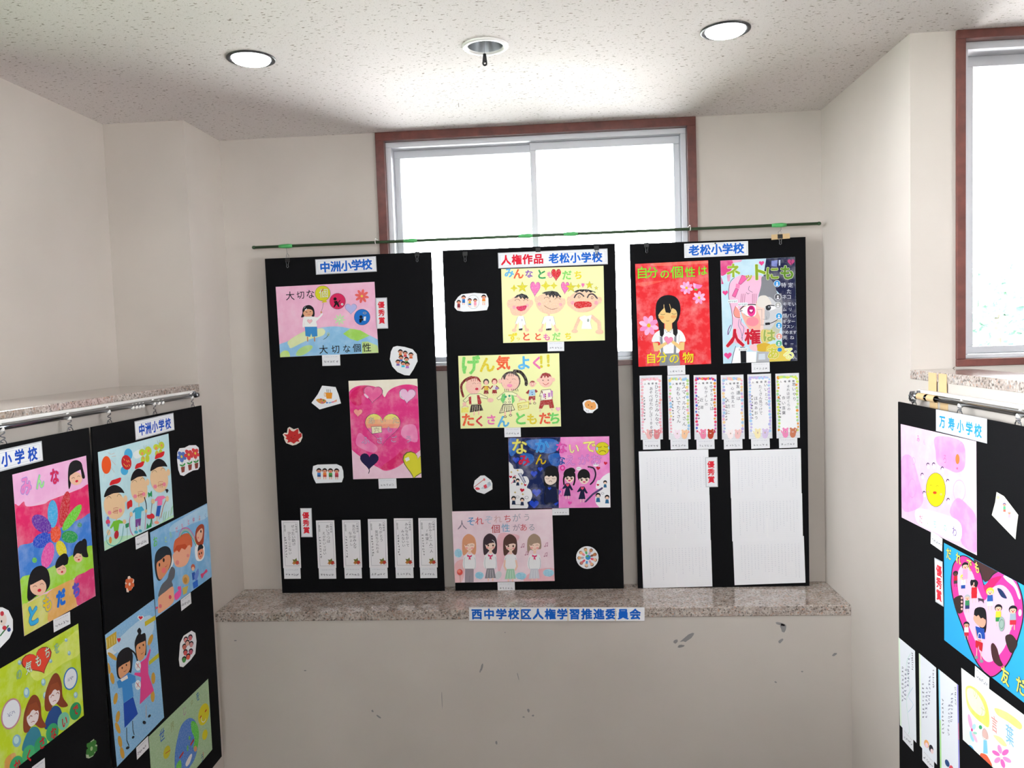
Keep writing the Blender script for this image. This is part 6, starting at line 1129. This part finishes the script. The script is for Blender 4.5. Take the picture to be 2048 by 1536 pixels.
A = Art(e2, [(-330, 1100), (492, 598), (550, 1238), (-270, 1760)], 'L', 'drawn_poster', 'lime yellow poster of two brown haired girls and speech bubbles', 'poster', 'children\'s posters', col='#cbe02c', wash=1)
A.part('painting').P('#c3dc28', (-330, 1100), (492, 598), (550, 1238), (-270, 1760)); A.Q('#d8e860', (150, 900), (350, 760), (500, 640), (510, 800), (380, 880), (200, 1000)); A.Q('#d8a050', (0, 1480), (60, 1450), (60, 1540), (0, 1560))
A.part('figures', 0)
for x, y, rx, ry in ((240, 1008, 16, 24), (126, 1075, 20, 34), (255, 1095, 16, 24), (68, 1375, 28, 40), (75, 885, 12, 16), (400, 720, 12, 12), (425, 808, 12, 16), (482, 1095, 16, 22), (288, 868, 12, 12)): A.E('#8ab8d0', x, y, rx, ry); A.E('#c0e0e0', x - 3, y - 5, rx * .6, ry * .6)
A.heart('#e84a34', 200, 868, 112, -28, '#8a3a30', .8)
for x, y, rx, ry, e_ in ((440, 982, 54, 80, '#3a7cc0'), (28, 1205, 62, 98, '#c08a98')): A.E(e_, x, y, rx, ry, 12); A.E('#e8ecf4', x, y, rx - 9, ry - 10, 12); A.scrib(x - 22, y + 12, x + 22, y - 12, 24, 3, '#9aa0c0', 3)
for x, y, s_, dr in ((322, 1085, 1.1, '#2a5090'), (172, 1215, 1.0, '#3a88a0')):
    A.Q(dr, (x - 70, y + 220), (x - 40, y + 120), (x, y + 80), (x + 45, y + 100), (x + 60, y + 190), (x - 20, y + 230))
    A.Q('#8a4228', (x - 62 * s_, y + 100), (x - 60 * s_, y - 10), (x - 20, y - 110 * s_), (x + 20, y - 122 * s_), (x + 50, y - 70), (x + 60, y + 20), (x + 92 * s_, y + 80), (x + 50, y + 90), (x, y + 60), (x - 30, y + 110)); A.Q('#eee0e0', (x - 40, y + 10), (x, y - 30), (x + 36, y - 20), (x + 32, y + 40), (x - 10, y + 78), (x - 36, y + 50)); A.P('#9a4c2c', (x - 50, y + 20), (x - 30, y - 60), (x + 20, y - 80), (x + 46, y - 30), (x + 20, y - 20), (x - 5, y - 35), (x - 25, y))
    A.S('#a0503c', 5, (x - 28, y + 25), (x - 18, y + 8), (x - 6, y + 12)); A.S('#a0503c', 5, (x + 12, y), (x + 22, y - 10), (x + 32, y)); A.S('#b06060', 4, (x - 12, y + 52), (x, y + 44), (x + 10, y + 46))
for x, y, c in ((70, 1530, '#3aa870'), (150, 1470, '#4ab878'), (230, 1420, '#3aa870'), (310, 1340, '#3aa870'), (392, 1270, '#7ac8a8'), (482, 1205, '#2a9a60')): A.E(c, x, y, 45, 62, 12)
A.part('lettering', 0)
for ch, x, y, s_, c in (('気', 135, 915, 84, '#d8e8d8'), ('も', 200, 870, 84, '#d8e8d8'), ('ち', 262, 812, 78, '#d8e8d8'), ('を', 330, 780, 80, '#9ac8a0'), ('の', 72, 960, 74, '#9ac8a0')): A.T(ch, x, y, x, y, s_, c, .012, edge='#4a8a70', ew=.02, sx=.75)
for ch, x, y in (('か', 72, 1530), ('く', 150, 1480), ('さ', 238, 1405), ('な', 318, 1345), ('い', 398, 1275), ('で', 482, 1200)): A.T(ch, x, y, x, y, 84, '#c8202c', .03, sx=.75)
A = cut(e2, [(-60, 500), (10, 500), (50, 520), (80, 580), (82, 650), (60, 700), (0, 760), (-60, 780)], 'L', 'white cutout of a figure with red and green clothes at the left photo edge')
A.E('#e8d8d0', 15, 580, 24, 40); A.E('#c83040', 8, 540, 12, 16); A.L('#3a7a4a', 12, (0, 680), (50, 620)); A.E('#c83040', 25, 632, 14, 14); A.E('#2a4a8a', 55, 645, 12, 14); A.E('#303030', 5, 590, 5, 8)
A = cut(e2, [(555, 1440), (570, 1400), (578, 1365), (600, 1352), (612, 1385), (625, 1395), (620, 1430), (600, 1460), (575, 1468), (558, 1460)], 'L', 'small dark green flower cutout on the outer left board', '#b8c8a8')
A.flower('#3a7a34', 588, 1410, 56, 5, '#a8c08a', .34, .2, .24, .6)

# ================================================================ RIGHT SIDE BOARD
A = Art(f1, [(93, 452), (720, 590), (722, 1530), (98, 1230)], 'R', 'drawn_poster', 'pale pink poster with a smiling yellow sun', 'poster', 'children\'s posters', col='#f4dcee', wash=1)
A.part('painting').P('#f3c6e6', (93, 452), (720, 590), (722, 1530), (98, 1230)); A.Q('#ea98d8', (380, 560), (520, 560), (620, 620), (625, 800), (560, 850), (480, 820), (400, 780), (385, 680)); A.Q('#eea4dc', (95, 760), (180, 720), (240, 900), (280, 1080), (220, 1160), (100, 1150)); A.Q('#ec9ad8', (560, 1060), (650, 1120), (720, 1230), (722, 1500), (600, 1440), (580, 1300), (500, 1180)); A.Q('#f8ecf6', (220, 1160), (350, 1170), (560, 1240), (600, 1340), (560, 1420), (360, 1340), (230, 1270))
A.part('figures', 0)
A.E('#5a5a30', 384, 995, 83, 143); A.E('#f6e410', 384, 995, 79, 139); A.E('#e84a20', 376, 1019, 16, 12); A.O('#a08a10', 4, 345, 968, 10, 12, 0, 190, 350); A.O('#a08a10', 4, 398, 972, 10, 12, 0, 190, 350); A.E('#f6b070', 322, 1012, 8, 10); A.E('#f6b070', 428, 1032, 10, 10); A.E('#f08040', 566, 738, 17, 42); A.E('#f070a0', 563, 815, 8, 10)
for x, y in ((320, 785), (368, 782), (440, 815), (272, 870), (485, 918), (288, 1020), (488, 1075)): A.O('#3a2a58', 9, x, y + 8, 12, 18, 0, 180, 330); A.E('#f8e4e4', x + 4, y + 22, 10, 16)
for x, y, rx, ry in ((188, 985, 32, 78), (580, 1000, 50, 90), (200, 760, 14, 30), (600, 640, 22, 36)): A.O('#e090cc', 4, x, y, rx, ry)
A.part('lettering', 0)
for ch, x, y, s_, c in (('み', 240, 572, 70, '#e060a8'), ('ん', 290, 600, 56, '#e8a0cc'), ('ろ', 462, 738, 84, '#e078b0'), ('だ', 260, 1240, 84, '#e88ab0'), ('い', 320, 1262, 60, '#b0d0a0'), ('ち', 378, 1280, 76, '#a0e0e4'), ('の', 462, 1310, 70, '#90dcc0'), ('わ', 540, 1340, 92, '#8a70b0')): A.T(ch, x, y, x, y, s_, c, .006, sx=.8)

A = Art(f2, [(360, 25), (1075, 470), (1090, 1245), (358, 706)], 'R', 'drawn_poster', 'blue poster with people inside a big red and pink heart', 'poster', 'children\'s posters', col='#3cb0e8', wash=1)
A.part('painting', 0).P('#2fa8e4', (360, 25), (1075, 470), (1090, 1245), (358, 706))
A.P('#4a3030', (560, 125), (640, 155), (740, 240), (720, 300), (650, 320), (600, 250))
A.Q('#2a2a30', (412, 250), (430, 170), (490, 125), (560, 160), (620, 240), (650, 340), (700, 270), (770, 250), (840, 300), (890, 420), (900, 560), (870, 700), (820, 840), (760, 920), (690, 960), (620, 900), (560, 800), (500, 640), (440, 480), (410, 340))
A.Q('#ee3c9c', (418, 250), (436, 176), (492, 132), (558, 168), (614, 246), (650, 352), (702, 280), (770, 258), (836, 306), (882, 422), (892, 560), (862, 696), (812, 834), (755, 912), (692, 950), (626, 892), (568, 796), (508, 636), (448, 478), (418, 340))
A.Q('#e0246c', (640, 350), (660, 330), (690, 300), (760, 290), (720, 340), (670, 400)); A.Q('#f6c0e4', (460, 250), (500, 190), (560, 240), (600, 350), (648, 440), (700, 360), (770, 350), (830, 430), (850, 560), (820, 640), (780, 760), (700, 850), (640, 830), (580, 700), (520, 560), (470, 400))
A.Q('#fafafa', (770, 290), (800, 292), (850, 350), (878, 430), (868, 440), (840, 370), (790, 320)); A.E('#fafafa', 877, 530, 10, 22)
A.part('figures', 0)
for x, y, r, c, p_, sk in ((445, 245, 17, '#c82030', '#3a3a3a', '#5a4038'), (500, 275, 19, '#f0f0f0', '#1f4ca0', '#f2c8b0'), (515, 200, 22, '#f0a0c8', '#f0a0c8', '#f2c0a4'), (578, 325, 24, '#d02030', '#d02030', '#f2c0b0'), (530, 415, 19, '#3a8a5a', '#2a3a6a', '#f2c0a4'), (686, 385, 23, '#2a5aa8', '#e8e8f0', '#f2c8a8'), (742, 495, 22, '#d8d03a', '#2a8a4a', '#f2c0a4'), (835, 510, 24, '#9aa8b8', '#c82c40', '#f2c0a4'), (525, 600, 19, '#f0f0f0', '#c82c40', '#e8b090')): kid(A, x, y, r, c, pants=p_, h=r * 4.2, skin=sk, hair=('#e8e040' if x in (500, 686) else '#1c1c24' if x != 530 else '#b0b4bc'), arms=False)
A.Q(HAIR, (578, 540), (585, 495), (620, 482), (655, 500), (665, 570), (658, 650), (640, 640), (580, 570)); A.Q('#f0a890', (578, 540), (600, 520), (650, 550), (660, 590), (640, 620), (600, 600), (575, 565)); A.P(HAIR, (578, 530), (600, 495), (650, 510), (658, 570), (640, 555), (625, 560), (610, 535), (595, 545)); A.P('#1f4ca8', (588, 610), (650, 630), (655, 700), (600, 690)); A.S('#f0a890', 12, (592, 640), (605, 700), (630, 710)); A.S('#f0f0f0', 7, (605, 700), (612, 660), (628, 668), (632, 710)); A.P('#c82430', (590, 705), (640, 725), (635, 785), (615, 770), (612, 740), (605, 760), (590, 755)); A.L('#e8c8b8', 10, (600, 765), (598, 820)); A.L('#e8c8b8', 10, (626, 785), (630, 840)); A.E('#8a9098', 596, 825, 12, 12); A.E('#8a9098', 632, 850, 13, 12)
A.Q('#3a2a28', (430, 430), (460, 400), (500, 405), (500, 500), (480, 520), (460, 510)); [A.E('#e8b0a8', 492, y, 7, 8) for y in (415, 440, 465, 490)]; A.Q('#3a2a28', (790, 680), (830, 670), (866, 730), (830, 790), (800, 740)); A.Q('#4a2a2c', (695, 750), (710, 725), (735, 760), (755, 830), (775, 870), (750, 880), (710, 840)); A.Q('#1f3460', (735, 365), (760, 375), (785, 410), (795, 435), (765, 425), (745, 395)); A.P('#4a3a4a', (605, 420), (645, 430), (645, 460), (635, 445), (615, 440), (612, 452)); A.E('#1c1c24', 563, 315, 11, 20); A.E('#1c1c24', 592, 328, 11, 20); A.E('#9ab0a8', 765, 600, 20, 50); A.O('#5a7a70', 4, 765, 600, 14, 30)
A.part('lettering', 0)
for ch, x, y, s_ in (('だ', 398, 105, 92), ('れ', 468, 145, 92), ('で', 545, 195, 92), ('も', 600, 220, 84), ('友', 792, 945, 120), ('だ', 890, 1005, 120), ('ち', 975, 1080, 120)): A.T(ch, x, y, x, y, s_, '#eee868', .02, edge='#3a4a50', ew=.03, sx=.8)

A = Art(f3, [(1128, -330), (2260, 560), (2240, 1600), (1095, 900)], 'R', 'drawn_poster', 'white pastel poster with yellow clouds and pink flowers', 'poster', 'children\'s posters', col='#eef4ee', wash=1)
A.part('painting', 1).Q('#e8f070', (1200, 40), (1280, -10), (1420, 60), (1560, 220), (1620, 420), (1610, 640), (1500, 600), (1320, 460), (1220, 300)); A.Q('#f4f8d8', (1230, 60), (1330, 40), (1480, 200), (1560, 400), (1520, 480), (1400, 440), (1260, 280)); A.Q('#e8f088', (1720, 360), (1900, 420), (2080, 560), (2060, 640), (1900, 540), (1760, 460)); A.Q('#f0f4a0', (1680, 760), (1800, 780), (1880, 880), (1800, 880))
A.part('figures', 0)
A.E('#f0b4dc', 1268, 580, 36, 125, -12); A.E('#a0dcf0', 1290, 820, 34, 90, -18); A.E('#f4c4e0', 1345, 830, 30, 90, -30); A.E('#b8e4f0', 1340, 660, 34, 50, 30); A.E('#a0dcc8', 1355, 760, 40, 20); A.E('#e83a9a', 1298, 715, 18, 26)
for a in range(6): A.E('#f070c4' if a % 2 else '#f29ad4', 1790 + 85 * math.cos(a * math.pi / 3 + .3), 1045 + 100 * math.sin(a * math.pi / 3 + .3), 62, 32, math.degrees(a * math.pi / 3 + .3))
A.E('#f4e8e0', 1785, 1055, 22, 26); A.Q('#4ab8e8', (1195, 1060), (1215, 975), (1290, 990), (1350, 1090), (1360, 1200), (1320, 1180), (1280, 1100), (1220, 1070)); A.Q('#ec6848', (1430, 1200), (1440, 1080), (1500, 1062), (1570, 1090), (1640, 1220), (1560, 1260)); A.P('#88d0f0', (1510, 850), (1570, 850), (1575, 1050), (1495, 1060)); A.E('#3ab078', 1465, 658, 30, 32); A.Q('#e8c0b8', (1500, 700), (1540, 670), (1590, 740), (1590, 830), (1500, 800))
A.O('#b09aa8', 5, 1535, 760, 46, 84)
A.part('lettering', 0)
A.T('言', 1705, 600, 1705, 600, 250, '#e89a98', .01, sx=.7); A.T('葉', 1925, 735, 1925, 735, 290, '#8cc4ec', .01, sx=.7); A.T('の', 1400, 130, 1400, 130, 200, '#d8e0a0', .0, sx=.7); A.T('力', 1520, 420, 1520, 420, 200, '#d8e0a0', .0, sx=.7)
A = cut(f1, [(893, 1015), (955, 1050), (1068, 1200), (1055, 1290), (1043, 1398), (940, 1300), (848, 1210), (880, 1100)], 'R', 'cream cutout of two small children on the right board', '#f0efe0')
kid(A, 958, 1120, 13, '#5ab080', pants='#e86a5a', h=62, arms=False, hair='#6a5a8a'); kid(A, 998, 1185, 14, '#f4b0d0', h=62, arms=False, hair='#f0b8c8'); A.E('#f4b8c8', 1045, 1230, 8, 20)
A.E('#f4f0a0', 905, 1060, 14, 14)
# hanging strips with curled tops on the right board
ST = [([(64, 682), (175, 768), (168, 1350), (63, 1255)], 'first', '#dff0dc'), ([(200, 785), (313, 880), (305, 1495), (193, 1390)], 'second', '#e4f0d4'), ([(330, 892), (462, 995), (455, 1660), (325, 1545)], 'third', '#e4ecf8')]
for q, od, c in ST:
    (ax, ay), (bx, by), (cx, cy), (dx, dy) = q
    A = Art(f2, q, 'R', 'note_strip', 'tall narrow note strip on the right board, %s from the alcove' % od, 'note', 'tall note strips', col='#e8ebf2', lift=0.0006)
    A.part('border'); A.P(c if od != 'third' else '#8cd8f0', (ax, ay), (ax + 10, ay + 8), (dx + 10, dy + 8), (dx, dy))
    if od == 'third': A.P('#b0e090', (ax, ay + 330), (ax + 9, ay + 338), (dx + 10, dy + 8), (dx, dy)); A.P('#8a80e0', (bx - 7, by - 5), (bx, by), (cx, cy), (cx - 7, cy - 5)); A.P('#e880a0', (bx - 7, by + 240), (bx, by + 246), (bx - 2, by + 350), (bx - 8, by + 345))
    A.part('writing')
    A.scrib(bx - 18, by + 10, bx - 20, by + 130, 14, 8, '#5a5a68', 2); A.scrib(bx - 42, by + 50, bx - 52, by + 240, 18, 8, '#5a6080', 2.5); A.scrib(bx - 62, by + 120, bx - 75, by + 330, 18, 8, '#6a6a88', 2.5); A.scrib(ax + 25, ay + 190, ax + 22, ay + 430, 16, 9, '#505060', 2.5)
    if od == 'first': A.S('#a8d8c0', 3, (bx - 30, by + 20), (bx - 60, by + 100), (bx - 40, by + 250), (bx - 65, by + 330), (bx - 50, by + 500), (bx - 60, by + 540)); A.S('#a8c8e0', 3, (bx - 20, by + 240), (bx - 50, by + 300), (bx - 20, by + 350), (bx - 55, by + 400))
    if od == 'second': A.part('faces_drawing'); A.E('#f0b070', 240, 1372, 16, 26, -10); A.E('#f0d0e0', 240, 1380, 10, 16, -10); A.E('#2a2430', 270, 1400, 14, 26, -10); A.E('#f0d8d8', 275, 1415, 10, 16, -10)
    if od == 'third': A.part('faces_drawing'); A.E('#2a4a80', 375, 1500, 14, 24, -20); A.E('#e05060', 400, 1530, 14, 20)
    slip(f2, [(dx + 22, dy + 20), (cx - 12, cy - 10), (cx - 14, cy + 72), (dx + 22, dy + 95)], 'R', 'under the tall strips, %s from the alcove' % od, lift=0.0)

for A in ALL: A.done()

# ================================================================ OUTSIDE
bm = B(); box(bm, -3.2, 60, -60, 60, -4.2, -4.0); struct('ground_outside', bm, M_ground)
bm = B(); box(bm, -60, -3.2, -60, 60, -4.2, -4.0); struct('dim_ground_outside', bm, M_dimground)  # unseen dark ground, added to cut upward bounce through the left window
def tree(x, y, h, r, seed, label):
    e = empty('garden_tree', (x, y, -4)); tag(e, label, 'tree', 'trees outside the window')
    b = B(); tube(b, [(0, 0, 0), (0.05, 0.03, h * .4), (0, 0.1, h * .8)], [0.16, 0.12, 0.05], 10); obj('trunk', b, M_bark, e, True)
    rnd = random.Random(seed); V, F = [], []
    for _ in range(2600):
        d = Vector((rnd.gauss(0, 1), rnd.gauss(0, 1), rnd.gauss(0, 1))).normalized() * (rnd.random() ** .35)
        c = Vector((d.x * r, d.y * r, h * .72 + d.z * r * 1.1)); u = Vector((rnd.gauss(0, 1), rnd.gauss(0, 1), rnd.gauss(0, 1))).normalized() * .10; w = u.orthogonal().normalized() * .06
        n = len(V); V += [c - u, c + w, c + u, c - w]; F.append((n, n + 1, n + 2, n + 3))
    me = bpy.data.meshes.new('foliage'); me.from_pydata([tuple(v) for v in V], [], F); me.materials.append(M_leaf)
    o = bpy.data.objects.new('foliage', me); C.objects.link(o); o.parent = e; o['kind'] = 'stuff'
tree(hit(2000, 690, 1, 15).x, 15.0, 8.3, 1.7, 1, 'pale washed out tree low in the right window')
tree(hit(2090, 690, 1, 20).x, 20.0, 8.6, 2.3, 2, 'fainter tree farther right beyond the right window')
